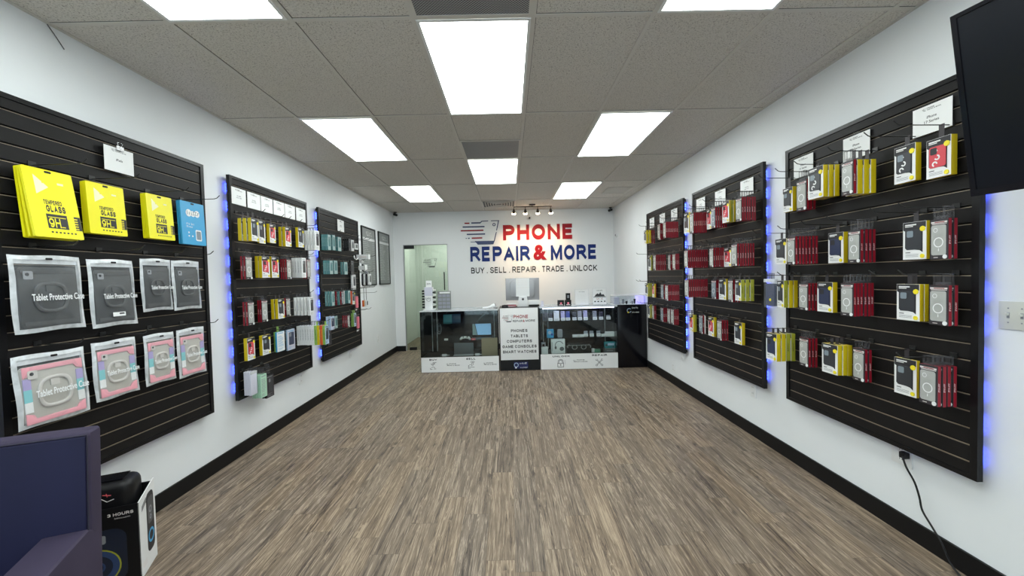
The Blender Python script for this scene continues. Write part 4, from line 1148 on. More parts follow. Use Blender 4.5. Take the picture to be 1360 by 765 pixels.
# ------------------------------------------------------------------ near left slatwall: tempered glass packs and bagged tablet cases
def glass_pack(w, h, style):
    a = w / 2
    root = bpy.data.objects.new('screen_protector_pack', None); root.empty_display_size = .03; col.objects.link(root)
    if style == 'yellow':
        MB().prism(rrect(-a, a, 0, h, .006), -.011, 0, 0).build('sleeve', M['yellow2'], root)
        f = -.0111
        mb = MB()
        mb.prism([(-a * .62, h * .62), (-a * .10, h * .74), (-a * .62, h * .90)], f - .0004, f, 1)
        text_into(mb, 'TEMPERED', -a * .42, a * .32, h * .485, h * .550, f, 0, .045, .0004)
        text_into(mb, 'GLASS', -a * .36, a * .42, h * .375, h * .475, f, 0, .06, .0004)
        mb.box(-a * .42, a * .42, f - .0004, f, h * .135, h * .345, 0)
        text_into(mb, '9H', -a * .36, a * .10, h * .150, h * .285, f - .0004, 2, .02, .0004)
        mb.box(-a * .36, a * .36, f - .0006, f - .0004, h * .295, h * .305, 2); mb.box(a * .12, a * .28, f - .0006, f - .0004, h * .155, h * .168, 2)
        mb.box(a * .72, a - .001, f - .0004, f, h * .135, h * .345, 0)
        for q in range(5): mb.box(a * .50, a * .86, f - .0007, f - .0003, h * (.15 + q * .037), h * (.165 + q * .037), 3)
        for q in range(7): mb.box(-a * .34 + q * a * .16, -a * .26 + q * a * .16, f - .0004, f, h * .070, h * .092, 0)
        mb.disc(-a * .3, h * .80, .004, f - .0006, f, 3, 8); mb.box(a * .3, a * .55, f - .0004, f, h * .80, h * .83, 1)
        mb.build('front_print', [M['ink'], M['pale_yellow'], M['yellow2'], M['badge']], root)
    else:
        MB().prism(rrect(-a, a, 0, h, .006), -.011, 0, 0).build('sleeve', M['skyblue'], root)
        f = -.0111; mb = MB()
        mb.disc(-a * .35, h * .74, h * .085, f - .0004, f, 0, 20); mb.disc(a * .0, h * .73, h * .07, f - .0004, f, 0, 20); mb.disc(a * .35, h * .74, h * .08, f - .0004, f, 0, 20)
        scribble(mb, -a * .5, a * .62, h * .70, h * .79, f - .0004, 2, 1, 5)
        scribble(mb, -a * .6, a * .1, h * .46, h * .51, f, 0, 2, 8); scribble(mb, -a * .6, -a * .05, h * .40, h * .44, f, 0, 1, 9)
        mb.prism(rrect(a * .12, a * .62, h * .10, h * .36, .008), f - .0006, f, 0); mb.prism(rrect(a * .18, a * .56, h * .13, h * .33, .006), f - .0010, f - .0006, 2)
        mb.disc(-a * .45, h * .28, .006, f - .0004, f, 0, 12); mb.disc(-a * .45, h * .20, .006, f - .0004, f, 0, 12); mb.disc(-a * .15, h * .20, .006, f - .0004, f, 0, 12)
        mb.build('front_print', [M['paper'], M['ink'], M['bluegrey']], root)
    MB().prism(rrect(-.014, .014, h - .016, h - .006, .004), -.0118, -.0112, 0).build('hang_slot', M['black'], root)
    return root
M['yellow2'] = mat('bright lemon yellow', (.88, .80, .01), .32)
M['pale_yellow'] = mat('pale lemon print', (.86, .84, .52), .35)
sets = [('yellow', 1.812, 2.018, 1.663, 1.985, 3, .016, 9.0, 'big yellow tempered glass pack', 'leftmost stack'),
        ('yellow', 2.084, 2.286, 1.712, 1.980, 3, .013, 3.0, 'medium yellow tempered glass pack', 'second stack'),
        ('yellow', 2.425, 2.609, 1.718, 1.988, 3, .014, 3.0, 'yellow tempered glass pack', 'third stack, left of blue pack'),
        ('blue', 2.675, 2.880, 1.705, 1.993, 2, .017, 2.0, 'blue screen protector pack', 'rightmost stack')]
for gi, (style, y0, y1, z0, z1, n, pitch, tilt, desc, where) in enumerate(sets):
    w = y1 - y0; h = z1 - z0; pr = None
    hz = 2.007 - .022
    for i in range(n):
        out = .070 - i * pitch - .011
        hp = z1 - h * .03                       # the pack swings about its hanging slot
        tl = R(tilt) * (1 - i * .22)
        x = PL + out
        # bottom of the pack swings out into the room
        loc = (x + math.sin(tl) * h, (y0 + y1) / 2 + (.004 * i), z1 - h * math.cos(tl))
        rot = (-tl, 0, R(90))
        if pr is None:
            pr = glass_pack(w, h, style); r = pr; r.location = loc; r.rotation_euler = rot
        else: r = clone(pr, loc, rot)
        tag(r, '%s, %s of the top row, %s' % (desc, where, ('front one', 'second one', 'third one')[i]), 'screen protector', 'hanging tempered glass packs')
    place_hook('L', (y0 + y1) / 2, 2.007 - .0762 * 0 - .0, .26, 'black wire hook through the %s' % ('big yellow packs', 'medium yellow packs', 'yellow packs left of the blue', 'blue packs')[gi])

def tablet_bag(w, h, style, seed):
    """zip bag with a tablet case inside; front to -y, bottom at z = 0"""
    rd = random.Random(seed)
    a = w / 2
    root = bpy.data.objects.new('tablet_case_bag', None); root.empty_display_size = .03; col.objects.link(root)
    # puffy bag: front and back sheets on a grid, closed at the rim
    nx, nz = 18, 18
    ph = [rd.uniform(0, 6.28) for _ in range(6)]
    def rim(u, v):     # irregular outline
        x = -a + u * w; z = v * h
        x += .003 * math.sin(3.1 * v * 2 + ph[0]) * (abs(u - .5) * 2); z += .0028 * math.sin(2.2 * u * 3 + ph[1]) * (abs(v - .5) * 2)
        return x, z
    mb = MB(); b0 = 0
    def sheet(sgn):
        base = len(mb.v)
        for j in range(nz + 1):
            for i in range(nx + 1):
                u, v = i / nx, j / nz; x, z = rim(u, v)
                p = (max(0, math.sin(math.pi * u)) * max(0, math.sin(math.pi * v))) ** .45
                wr = .0016 * math.sin(17 * u + 5 * v + ph[2]) + .0014 * math.sin(9 * u - 21 * v + ph[3])
                y = -.0215 + sgn * (.0205 * p + (wr * p if sgn < 0 else 0))
                mb.v.append((x, y, z))
        for j in range(nz):
            for i in range(nx):
                q = base + j * (nx + 1) + i
                edge = i < 1 or j < 1 or i >= nx - 1 or j >= nz - 1
                f = (q, q + 1, q + nx + 2, q + nx + 1)
                mb.f.append(f if sgn < 0 else f[::-1]); mb.mi.append(1 if edge else 0)
    sheet(-1); sheet(1)
    mb.build('zip_bag', [M['bag'], M['bag_edge']], root, smooth=True)
    # header band with zip ridge and slot
    mb = MB().box(-a + .006, a - .006, -.0225, -.0205, h - .040, h - .004, 0)
    mb.build('zip_header', M['bag_edge'], root)
    MB().prism(rrect(-.014, .014, h - .022, h - .012, .004), -.040, -.0385, 0).build('hang_slot', M['black'], root)
    # case
    cw, c0, c1 = w * .83, h * .05, h * .84
    ca = cw / 2
    dark = style == 'dark'
    body = M['tdark'] if dark else M['tgrey']
    case = MB().prism(rrect(-ca, ca, c0, c1, .016), -.028, -.010, 0).build('tablet_case', body, root, bevel=.003)
    f = -.0282
    cz = (c0 + c1) / 2 + (.0 if dark else .0)
    mb = MB()
    if dark:
        mb.prism(rrect(-ca + .010, ca - .010, c0 + .012, c0 + .030, .006), f - .002, f, 0)
        mb.prism(rrect(-ca + .010, ca - .010, c1 - .028, c1 - .012, .006), f - .002, f, 0)
        mb.build('bumper', M['tdark2'], case)
    else:
        mb.prism([(-ca, c1), (-ca, c1 - .050), (-ca + .030, c1 - .040), (-ca + .040, c1 - .022), (ca - .040, c1 - .022), (ca - .028, c1 - .040), (ca, c1 - .050), (ca, c1)][::-1], f - .004, f, 0)
        mb.build('top_bumper', M['tpink'], case, bevel=.0015); mb = MB()
        mb.prism([(-ca, c0), (-ca, c0 + .050), (-ca + .030, c0 + .040), (-ca + .040, c0 + .022), (ca - .040, c0 + .022), (ca - .028, c0 + .040), (ca, c0 + .050), (ca, c0)], f - .004, f, 0)
        mb.build('bottom_bumper', M['tpink'], case, bevel=.0015)
        hgt = c1 - c0 - .10
        mb = MB()
        for s in (-1, 1):
            x = sorted((s * (ca + .0), s * (ca - .030)))
            mb.box(x[0], x[1], f - .003, f, c0 + .052, c0 + .052 + hgt * .30, 2); mb.box(x[0], x[1], f - .003, f, c0 + .052 + hgt * .30, c0 + .052 + hgt * .66, 1)
            mb.box(x[0], x[1], f - .003, f, c0 + .052 + hgt * .66, c1 - .052, 0)
        mb.build('side_bumper', [M['tpurple'], M['tteal'], M['white']], case)
    rr = min(cw, c1 - c0) * .30
    mb = MB()
    n8 = 28
    prof = [(rr * .80, f - .0002), (rr * .80, f - .006), (rr * .84, f - .008), (rr * .96, f - .008), (rr, f - .006), (rr, f - .0002)]
    def sq(tt):     # softly squared ring
        c_, s_ = math.cos(tt), math.sin(tt); k_ = (abs(c_) ** 3 + abs(s_) ** 3) ** (-1 / 3)
        return c_ * k_ * .96, s_ * k_ * .96
    for i in range(n8 * 2):
        for pr_, yy in prof:
            a_, b_ = sq(math.pi * i / n8); mb.v.append((a_ * pr_, yy, cz + b_ * pr_))
    np_ = len(prof)
    for i in range(n8 * 2):
        j = (i + 1) % (n8 * 2)
        for q_ in range(np_ - 1):
            mb.f.append((i * np_ + q_, i * np_ + q_ + 1, j * np_ + q_ + 1, j * np_ + q_)); mb.mi.append(0)
    mb.build('kickstand_ring', M['tdark2'] if dark else M['tring'], case, smooth=True)
    MB().prism(rrect(-rr * .25, rr * .25, cz + rr * .35, cz + rr * .78, .004), f - .005, f - .0002, 0).build('ring_hinge', M['tdark2'] if dark else M['tring'], case)
    q = .032 * w / .25
    mb = MB().prism(rrect(-ca + .018, -ca + .018 + q, c1 - .018 - q, c1 - .018, .006), f - .0055, f - .0042, 0).disc(-ca + .018 + q * .4, c1 - .018 - q * .4, q * .2, f - .0066, f - .0056, 1)
    mb.build('camera_cutout', [M['tring'] if not dark else M['grey_ink'], M['ink']], case)
    # print on the bag
    mb = MB(); text_into(mb, 'Tablet Protective Case', -a * .60, a * .90, cz - .011 * w / .25 - .002, cz + .014 * w / .25, -.0448, 0, .05, .0004)
    mb.build('bag_print', M['bag_text'], root)
    return root
bags = [('dark', 1.752, 2.045, 1.236, 1.586, 'largest black tablet case in clear bag, leftmost of its row', 1.626),
        ('dark', 2.078, 2.330, 1.222, 1.580, 'long black tablet case bag with white sticker, second of its row', 1.626),
        ('dark', 2.376, 2.588, 1.282, 1.597, 'small black tablet case in clear bag, third of its row', 1.626),
        ('dark', 2.597, 2.826, 1.272, 1.595, 'small black tablet case in clear bag, rightmost of its row', 1.626),
        ('pink', 1.747, 2.046, .812, 1.136, 'largest pink and teal tablet case bag, just above the armchair', 1.168),
        ('pink', 2.078, 2.322, .836, 1.144, 'pink and teal tablet case bag, second of its row', 1.168),
        ('pink', 2.376, 2.590, .840, 1.140, 'small pink and teal tablet case bag, third of its row', 1.168),
        ('pink', 2.611, 2.844, .826, 1.142, 'small pink and teal tablet case bag, rightmost of its row', 1.168)]
for i, (st, y0, y1, z0, z1, lab, gz) in enumerate(bags):
    r = tablet_bag(y1 - y0, z1 - z0, st, 11 + i)
    tl = R(3.0 if i % 4 < 2 else 1.5)
    h = z1 - z0
    r.location = (PL + .036 + math.sin(tl) * h, (y0 + y1) / 2, z1 - h * math.cos(tl)); r.rotation_euler = (-tl, 0, R(90))
    tag(r, lab, 'tablet case', 'tablet cases hanging in zip bags')
    if i == 1:
        mb = MB().box(-.035, .035, -.0440, -.0432, .050, .072, 0).box(.0, .028, -.0444, -.0440, .060, .068, 1)
        mb.build('price_sticker', [M['paper'], M['ink']], r)
    place_hook('L', (y0 + y1) / 2, gz, .25 if i % 4 else .22, 'black wire hook over the %s %s tablet bag' % (ORD[i % 4], 'black' if st == 'dark' else 'pink'))

# ------------------------------------------------------------------ counters
YC = 6.12
def display_case(x0, x1, h, label):
    w = x1 - x0; a = w / 2; D = .50
    t = thing('display_case', label, 'display case', ((x0 + x1) / 2, YC, 0), 0, 'glass display cases at the back counter')
    MB().box(-a, a, .006, D, 0, .225).build('plinth', M['black'], t)
    mb = MB().box(-a, -a + .012, .006, D, .2252, h - .020).box(a - .012, a, .006, D, .2252, h - .020).box(-a + .012, a - .012, D - .012, D, .2252, h - .020)
    mb.build('cabinet_sides', M['gloss_black'], t)
    MB().box(-a + .012, a - .012, .006, .014, .2252, .236).build('bottom_rail', M['black'], t)
    MB().box(-a + .0125, a - .0125, .0065, .0115, .237, h - .020).build('front_glass', M['glass'], t)
    mb = MB().box(-a, a, -.002, .03, h - .0195, h - .0055).box(-a, a, D - .03, D, h - .0195, h - .0055).box(-a, -a + .03, .03, D - .03, h - .0195, h - .0055).box(a - .03, a, .03, D - .03, h - .0195, h - .0055)
    mb.build('top_rim', M['counter_top'], t)
    MB().box(-a, a, -.003, D, h - .0050, h).build('glass_top', M['counter_glass'], t)
    for zz, dep in ((.728, .22), (.468, .18)):
        MB().box(-a + .0125, a - .0125, dep * .6, D - .0125, zz - .006, zz).build('glass_shelf', M['shelf_glass'], t)
    mb = MB()
    for xx in (-a + .085, -a + .165, a - .085):
        mb.box(xx, xx + .012, D - .020, D - .0122, .24, h - .02)
    mb.build('shelf_standards', M['steel'], t)
    return t, a
M['counter_glass'] = film_mat('glass top with painted reflections', (.70, .74, .78), .75, .12)  # milky tint stands in for lights reflected in the glass
M['shelf_glass'] = glass_mat('shelf glass', (.80, .86, .86), .05)
def front_sign(t, a, z0, z1, name='front_sign'):
    return MB().box(-a + .004, a - .002, -.001, .005, z0, z1).build(name, M['paper'], t)
def icon_text(mb, s, x0, x1, z0, z1): text_into(mb, s, x0, x1, z0, z1, -.0012, 0, .055, .0005)
tL, aL = display_case(-1.368, -.178, .950, 'left glass display case with BUY and SELL on its white front')
s = front_sign(tL, aL, .004, .232)
mb = MB(); LX = lambda wx: wx + .773
icon_text(mb, 'BUY', LX(-1.24), LX(-1.125), .185, .210); icon_text(mb, 'SELL', LX(-.68), LX(-.535), .185, .213)
for cx, lx in ((LX(-1.185), LX(-.985)), (LX(-.605), LX(-.42))):
    logo_into(mb, lx, lx + .045, .110, .135, -.0012, 0, 0, 0, .0004)
    text_into(mb, 'PHONE', lx + .050, lx + .15, .122, .136, -.0012, 0, .03, .0004); text_into(mb, 'REPAIR & MORE', lx + .012, lx + .205, .098, .112, -.0012, 0, .03, .0004)
# hands-and-banknote icon, hand-and-coins icon
cx = LX(-1.185)
mb.prism([(cx - .035, .135), (cx - .005, .108), (cx + .030, .140), (cx + .005, .162), (cx + .001, .158), (cx + .022, .140), (cx - .005, .115), (cx - .031, .139)], -.0017, -.0012, 0)
mb.ring(cx - .002, .138, .009, .013, -.0017, -.0012, 0, 12); mb.box(cx + .022, cx + .05, -.0017, -.0012, .152, .158)
mb.box(cx - .045, cx - .012, -.0017, -.0012, .050, .055); mb.box(cx - .045, cx - .040, -.0017, -.0012, .050, .075); mb.ring(cx, .060, .025, .030, -.0017, -.0012, 0, 14, 20, 160); mb.box(cx + .01, cx + .045, -.0017, -.0012, .055, .060)
cx = LX(-.605)
mb.ring(cx + .010, .150, .012, .016, -.0017, -.0012, 0, 12); mb.ring(cx + .038, .150, .010, .014, -.0017, -.0012, 0, 12); mb.ring(cx + .020, .118, .013, .017, -.0017, -.0012, 0, 12)
mb.box(cx - .045, cx - .040, -.0017, -.0012, .050, .100); mb.box(cx - .040, cx + .05, -.0017, -.0012, .068, .073); mb.ring(cx - .012, .085, .022, .026, -.0017, -.0012, 0, 14, 0, 180); mb.box(cx - .045, cx - .01, -.0017, -.0012, .050, .054)
mb.build('sign_print', M['ink'], s)
tR, aR = display_case(.455, 1.643, .965, 'right glass display case with UNLOCK and REPAIR on its white front')
s = front_sign(tR, aR, .004, .238)
mb = MB(); RX = lambda wx: wx - 1.049
icon_text(mb, 'UNLOCK', RX(.640), RX(.905), .190, .214); icon_text(mb, 'REPAIR', RX(1.245), RX(1.475), .192, .220)
lx = RX(.95)
logo_into(mb, lx, lx + .045, .118, .143, -.0012, 0, 0, 0, .0004); text_into(mb, 'PHONE', lx + .06, lx + .18, .132, .147, -.0012, 0, .03, .0004); text_into(mb, 'REPAIR & MORE', lx + .015, lx + .225, .106, .121, -.0012, 0, .03, .0004)
cx = RX(.762)
mb.box(cx - .048, cx + .048, -.0017, -.0012, .035, .042).box(cx - .048, cx - .041, -.0017, -.0012, .042, .092).box(cx + .041, cx + .048, -.0017, -.0012, .042, .092).box(cx - .048, cx + .048, -.0017, -.0012, .092, .099)
mb.ring(cx, .115, .024, .031, -.0017, -.0012, 0, 18, 0, 180); mb.ring(cx, .115, .038, .044, -.0017, -.0012, 0, 18, 10, 170)
mb.box(cx - .044, cx - .038, -.0017, -.0012, .099, .118).box(cx - .031, cx - .025, -.0017, -.0012, .099, .116).box(cx + .025, cx + .031, -.0017, -.0012, .099, .116).box(cx + .038, cx + .044, -.0017, -.0012, .099, .118)
mb.disc(cx, .072, .009, -.0017, -.0012, 0, 12); mb.box(cx - .003, cx + .003, -.0017, -.0012, .055, .07)
for q in range(3): mb.box(cx + .06, cx + .075, -.0017, -.0012, .085 + q * .022, .089 + q * .022)
cx = RX(1.355)
for sg in (-1, 1):
    d = Vector((sg * .7071, .7071)); nrm = Vector((-d.y, d.x)); c = Vector((cx, .095))
    for off in (-.008, .004):
        p = [c - d * .055 + nrm * off, c + d * .050 + nrm * off, c + d * .050 + nrm * (off + .004), c - d * .055 + nrm * (off + .004)]
        mb.prism([tuple(q) for q in p], -.0017, -.0012, 0)
    e = c + d * .060; mb.ring(e.x, e.y, .010, .015, -.0017, -.0012, 0, 12, 60 if sg > 0 else 150, 340 if sg > 0 else 430)
    e = c - d * .060; mb.ring(e.x, e.y, .010, .015, -.0017, -.0012, 0, 12)
mb.build('sign_print', M['ink'], s)
MB().box(-aR + .05, aR - .05, .016, .026, .930, .940).build('added_light_strip', M['added_case_strip'], tR)  # added lamp, none seen here; brightens the shelves of the right case

t = thing('podium', 'black podium with white service list panel between the display cases', 'counter', (.143, YC, 0))
MB().box(-.305, .305, .006, .50, 0, .942).box(-.302, .302, .006, .52, .9422, .957).build('body', M['black'], t)
s = MB().box(-.292, .286, -.002, .0055, .165, .957).build('service_board', M['paper'], t, bevel=.001)
mb = MB(); y_ = -.0022
logo_into(mb, -.262, -.098, .745, .850, y_, 0, 1, 1, .0005)
mb.build('logo_print', [M['sign_red'], M['ink']], s)
mb = MB(); text_into(mb, 'PHONE', -.088, .138, .800, .852, y_, 0, .04, .0005)
mb.build('title_print', M['sign_red'], s)
mb = MB(); text_into(mb, 'REPAIR', -.098, .048, .743, .776, y_, 0, .03, .0005); text_into(mb, '&', .056, .084, .742, .777, y_, 1, .1, .0005); text_into(mb, 'MORE', .098, .245, .745, .778, y_, 0, .03, .0005)
mb.build('subtitle_print', [M['ink'], M['sign_red']], s)
for i, (w_, ln) in enumerate(((.252, 'PHONES'), (.262, 'TABLETS'), (.384, 'COMPUTERS'), (.522, 'GAME CONSOLES'), (.514, 'SMART WATCHES'))):
    zc = .612 - i * .0805
    mb = MB(); text_into(mb, ln, -w_ / 2 - .004, w_ / 2 - .004, zc - .022, zc + .022, y_, 0, .05, .0005)
    mb.build('service_line', M['ink'], s)
mb = MB()
mb.box(-.095, .120, .0035, .0055, .030, .130, 0); mb.ring(-.060, .085, .026, .036, .0022, .0034, 2, 16); mb.disc(-.065, .045, .014, .0022, .0034, 1, 12)
scribble(mb, -.01, .10, .098, .122, .0034, 1, 1, 4, .001); scribble(mb, 0, .11, .036, .054, .0034, 1, 1, 6, .001)
mb.build('base_sticker', [mat('deep blue sticker', (.01, .015, .10), .4), M['paper'], M['paleblue']], t)

t = thing('black_cabinet', 'tall plain black cabinet in the corner right of display cases', 'cabinet', (1.870, YC, 0))
MB().box(-.221, .220, .004, .50, 0, .966).build('body', M['satin_black'] if 'satin_black' in M else M['gloss_black'], t, bevel=.002)
mb = MB(); mb.ring(-.045, .878, .026, .034, .0020, .0038, 1, 18, 40, 340); mb.disc(-.060, .850, .012, .0018, .0038, 2, 10)
scribble(mb, .0, .10, .905, .928, .0036, 0, 1, 14, .001); scribble(mb, .0, .11, .842, .858, .0036, 0, 1, 16, .001)
mb.build('front_logo', [M['paper'], M['paleblue'], M['badge']], t)

# ---- things on the counter tops
def simple(name, label, cat, loc, parts, rot=0, group=None):
    """parts: list of (part name, material, builder) with builder(mb)"""
    t = thing(name, label, cat, loc, rot, group)
    for nm, m_, fn, bv in parts:
        mb = MB(); fn(mb); mb.build(nm, m_, t, bevel=bv)
    return t
ZL, ZR, ZP = .950, .965, .9575
simple('display_tower', 'white and lilac accessory tower on the left display case', 'display stand', (-1.250, 6.30, ZL), [
    ('column', [M['white'], M['lav']], lambda b: (b.box(-.060, .060, -.05, .05, .012, .355, 0), b.box(-.062, .062, -.052, -.0505, .22, .355, 1)), 0),
    ('base_tray', M['white'], lambda b: b.box(-.085, .085, -.07, .07, 0, .0115), .002),
    ('side_packs', [M['black'], M['paper']], lambda b: [b.box(-.105, -.0605, -.035, .035, .03 + q * .042, .055 + q * .042, 0) for q in range(7)] + [b.box(.0605, .100, -.035, .035, .03 + q * .038, .052 + q * .038, q % 2) for q in range(8)], .001),
    ('logo_print', M['ink'], lambda b: (scribble(b, -.045, .04, .165, .19, -.0528, 0, 1, 3), b.ring(0, .165, .03, .034, -.0528, -.0522, 0, 16, 180, 360)), 0),
    ('top_card', [M['paper'], M['ink']], lambda b: (b.box(-.045, .045, -.004, .0, .356, .455, 0), scribble(b, -.03, .03, .39, .415, -.0042, 1, 1, 12)), 0)])
simple('accessory_rack', 'dark grey gridded card rack on the left display case', 'display stand', (-1.017, 6.31, ZL), [
    ('board', M['board_grey'], lambda b: b.box(-.105, .105, -.01, .01, .0, .285), .002),
    ('foot', M['black'], lambda b: b.box(-.09, .09, .0101, .07, 0, .01), 0),
    ('cells', [M['phone_grey'], M['paper'], M['grey_ink']], lambda b: ([b.box(-.092 + i * .064, -.040 + i * .064, -.014, -.0101, .018 + j * .058, .060 + j * .058, 0) for i in range(3) for j in range(4)], b.box(-.070, .092, -.013, -.0101, .250, .272, 1)), 0)])
t = thing('barcode_scanner', 'white handheld scanner lying on the left display case', 'scanner', (-.30, 6.25, ZL), R(12))
MB().tube([(-.12, 0, .014), (-.04, 0, .018), (.02, 0, .030)], [.012, .013, .016], 10).tube([(.02, 0, .030), (.075, 0, .052)], [.024, .030], 12).build('body', M['white'], t, smooth=True)
MB().tube([(.076, 0, .0525), (.084, 0, .055)], .026, 12).build('window', M['black'], t)
MB().tube([(.06, .03, .006), (.10, .06, .004), (.12, .02, .004), (.09, .0, .004)], .004, 6).build('cable', M['black'], t, smooth=True)
# computer seen from behind
t = thing('computer', 'silver all-in-one computer seen from behind on the podium', 'computer', (.213, 6.40, ZP))
mb = MB()
mb.prism([(-.268, .100), (.268, .100), (.268, .452), (-.268, .452)], .02, .034, 0)
mb.prism(rrect(-.20, .20, .15, .41, .06), -.012, .0199, 0)
mb.build('shell', M['steel'], t, bevel=.006)
MB().box(-.268, .268, .0342, .040, .100, .452).build('screen', M['gloss_black'], t)
mb = MB().prism([(-.085, 0), (.085, 0), (.068, .165), (-.060, .165)], -.026, -.0125, 0)
mb.box(-.085, .085, -.0125, .11, 0, .006)
st = mb.build('stand', M['stand_silver'] if 'stand_silver' in M else M['white'], t, bevel=.003)
MB().ring(.003, .118, 0, .018, -.0275, -.0262, 0, 18).build('cable_hole', M['ink'], st)
mb = MB().box(-.105, .110, -.0140, -.0124, .160, .448, 0)
mb.box(-.105, .110, -.0145, -.0141, .300, .303, 1)
for q in range(5): scribble(mb, -.08, .08, .335 + q * .020, .343 + q * .020, -.0141, 1, 3, 70 + q)
mb.build('taped_note', [M['paper'], M['light_ink']], t)
simple('carton', 'red and white small carton under the computer', 'box', (.03, 6.42, ZP), [('box', [M['red'], M['white']], lambda b: (b.box(-.075, .075, -.05, .05, 0, .035, 0), b.box(-.07, .07, -.0505, -.0502, .008, .016, 1)), .001), ('lid', M['white'], lambda b: b.box(-.072, .078, -.048, .05, .0352, .055), .001)])
simple('card_terminal', 'white card terminal under the right side of the computer', 'card terminal', (.39, 6.40, ZP), [('body', M['white'], lambda b: b.box(-.085, .085, -.04, .05, .030, .095), .004), ('base', M['black'], lambda b: b.box(-.08, .08, -.045, .05, 0, .0295), .003)])
simple('desk_phone', 'small black device at the left front of the podium top', 'telephone', (-.065, 6.24, ZP), [('body', M['black'], lambda b: b.box(-.055, .045, -.03, .03, 0, .022), .004), ('handset', M['black'], lambda b: b.tube([(-.05, 0, .03), (0, 0, .036), (.045, 0, .030)], .010, 8), 0)])
# right case top
for xx, lab, zz in ((.800, 'black cube charger box, left one on the right display case', 0), (.912, 'black cube charger box, under the upright phone box', 0)):
    simple('charger_box', lab, 'box', (xx, 6.27, ZR), [('carton', M['black'], lambda b: b.box(-.048, .048, -.04, .04, 0, .088), .001), ('print', [M['pink'], M['light_ink']], lambda b: (b.disc(.0, .040, .016, -.0410, -.0402, 0, 14), b.box(-.03, .03, -.0408, -.0402, .014, .022, 1)), 0)], group='two black cube boxes')
simple('phone_box', 'upright black phone box standing on the right cube box', 'box', (.915, 6.27, ZR + .0884), [('carton', M['black'], lambda b: b.box(-.034, .034, -.02, .02, 0, .105), .001), ('print', M['grey_ink'], lambda b: b.box(-.015, .015, -.0206, -.0202, .03, .075), 0)])
def sign_holder(x, w, h, label, fn):
    simple('sign_holder', label, 'sign', (x, 6.26, ZR), [('holder', M['acrylic'], lambda b: (b.box(-w / 2, w / 2, .002, .004, 0.003, h), b.box(-w / 2, w / 2, -.03, .06, 0, .0028)), 0), ('sheet', M['paper'], lambda b: b.box(-w / 2 + .004, w / 2 - .004, -.0005, .0015, .006, h - .003), 0), ('sheet_print', [M['ink'], M['sign_red'], M['light_ink']], fn, 0)])
sign_holder(1.130, .215, .250, 'acrylic holder with a price text sheet on right display case',
            lambda b: (scribble(b, -.045, .045, .205, .216, -.0007, 0, 1, 81), [scribble(b, -.07, .07 - .01 * (q % 3), .045 + q * .020, .051 + q * .020, -.0007, 2, 3, 90 + q) for q in range(7)]))
sign_holder(1.408, .215, .262, 'acrylic holder with picture and red lettering on right display case',
            lambda b: (scribble(b, -.05, .05, .215, .232, -.0007, 0, 1, 101), b.prism([(-.085, .130), (.085, .130), (.060, .165), (.030, .160), (.012, .200), (-.010, .165), (-.035, .180), (-.060, .160)], -.0012, -.0007, 0), b.box(-.098, .098, -.0012, -.0007, .118, .126, 0), scribble(b, -.045, .055, .085, .108, -.0007, 1, 2, 111), [b.box(-.085 + q * .05, -.060 + q * .05, -.0012, -.0007, .045, .062, 0) for q in range(4)], scribble(b, -.08, .08, .018, .026, -.0007, 2, 3, 121)))
simple('acrylic_box', 'long clear acrylic box with cups on the black cabinet', 'storage box', (1.842, 6.27, .9665), [
    ('shell', M['acrylic'], lambda b: (b.box(-.238, .238, -.11, -.107, .004, .135), b.box(-.238, .238, .107, .11, .004, .135), b.box(-.238, -.235, -.107, .107, .004, .135), b.box(.235, .238, -.107, .107, .004, .135)), 0),
    ('rim', M['white'], lambda b: (b.box(-.242, .242, -.114, -.100, .1355, .150), b.box(-.242, .242, .100, .114, .1355, .150), b.box(-.242, -.228, -.100, .100, .1355, .150), b.box(.228, .242, -.100, .100, .1355, .150), b.box(-.242, .242, -.114, .114, 0, .0038)), .001),
    ('glow_block', M['lilac_glow'], lambda b: b.box(.150, .230, -.09, .09, .004, .125), .002),  # lilac glow at this end put into a self-lit block
    ('left_block', M['lav'], lambda b: b.box(-.230, -.150, -.09, .09, .004, .115), .002),
    ('small_goods', [M['white'], M['grey_ink'], M['black']], lambda b: [b.tube([(-.12 + q * .045, -.06 + .03 * (q % 2), .005), (-.12 + q * .045, -.06 + .03 * (q % 2), .05 + .03 * (q % 2))], [.010, .018], 10, q % 3) for q in range(6)], 0)])
simple('card_reader', 'small white and lilac gadget at right case left corner', 'card reader', (.508, 6.24, ZR), [('body', M['lav'], lambda b: b.box(-.020, .020, -.012, .012, 0, .085), .003), ('back', M['black'], lambda b: b.box(-.018, .018, .0122, .018, 0, .08), 0)])

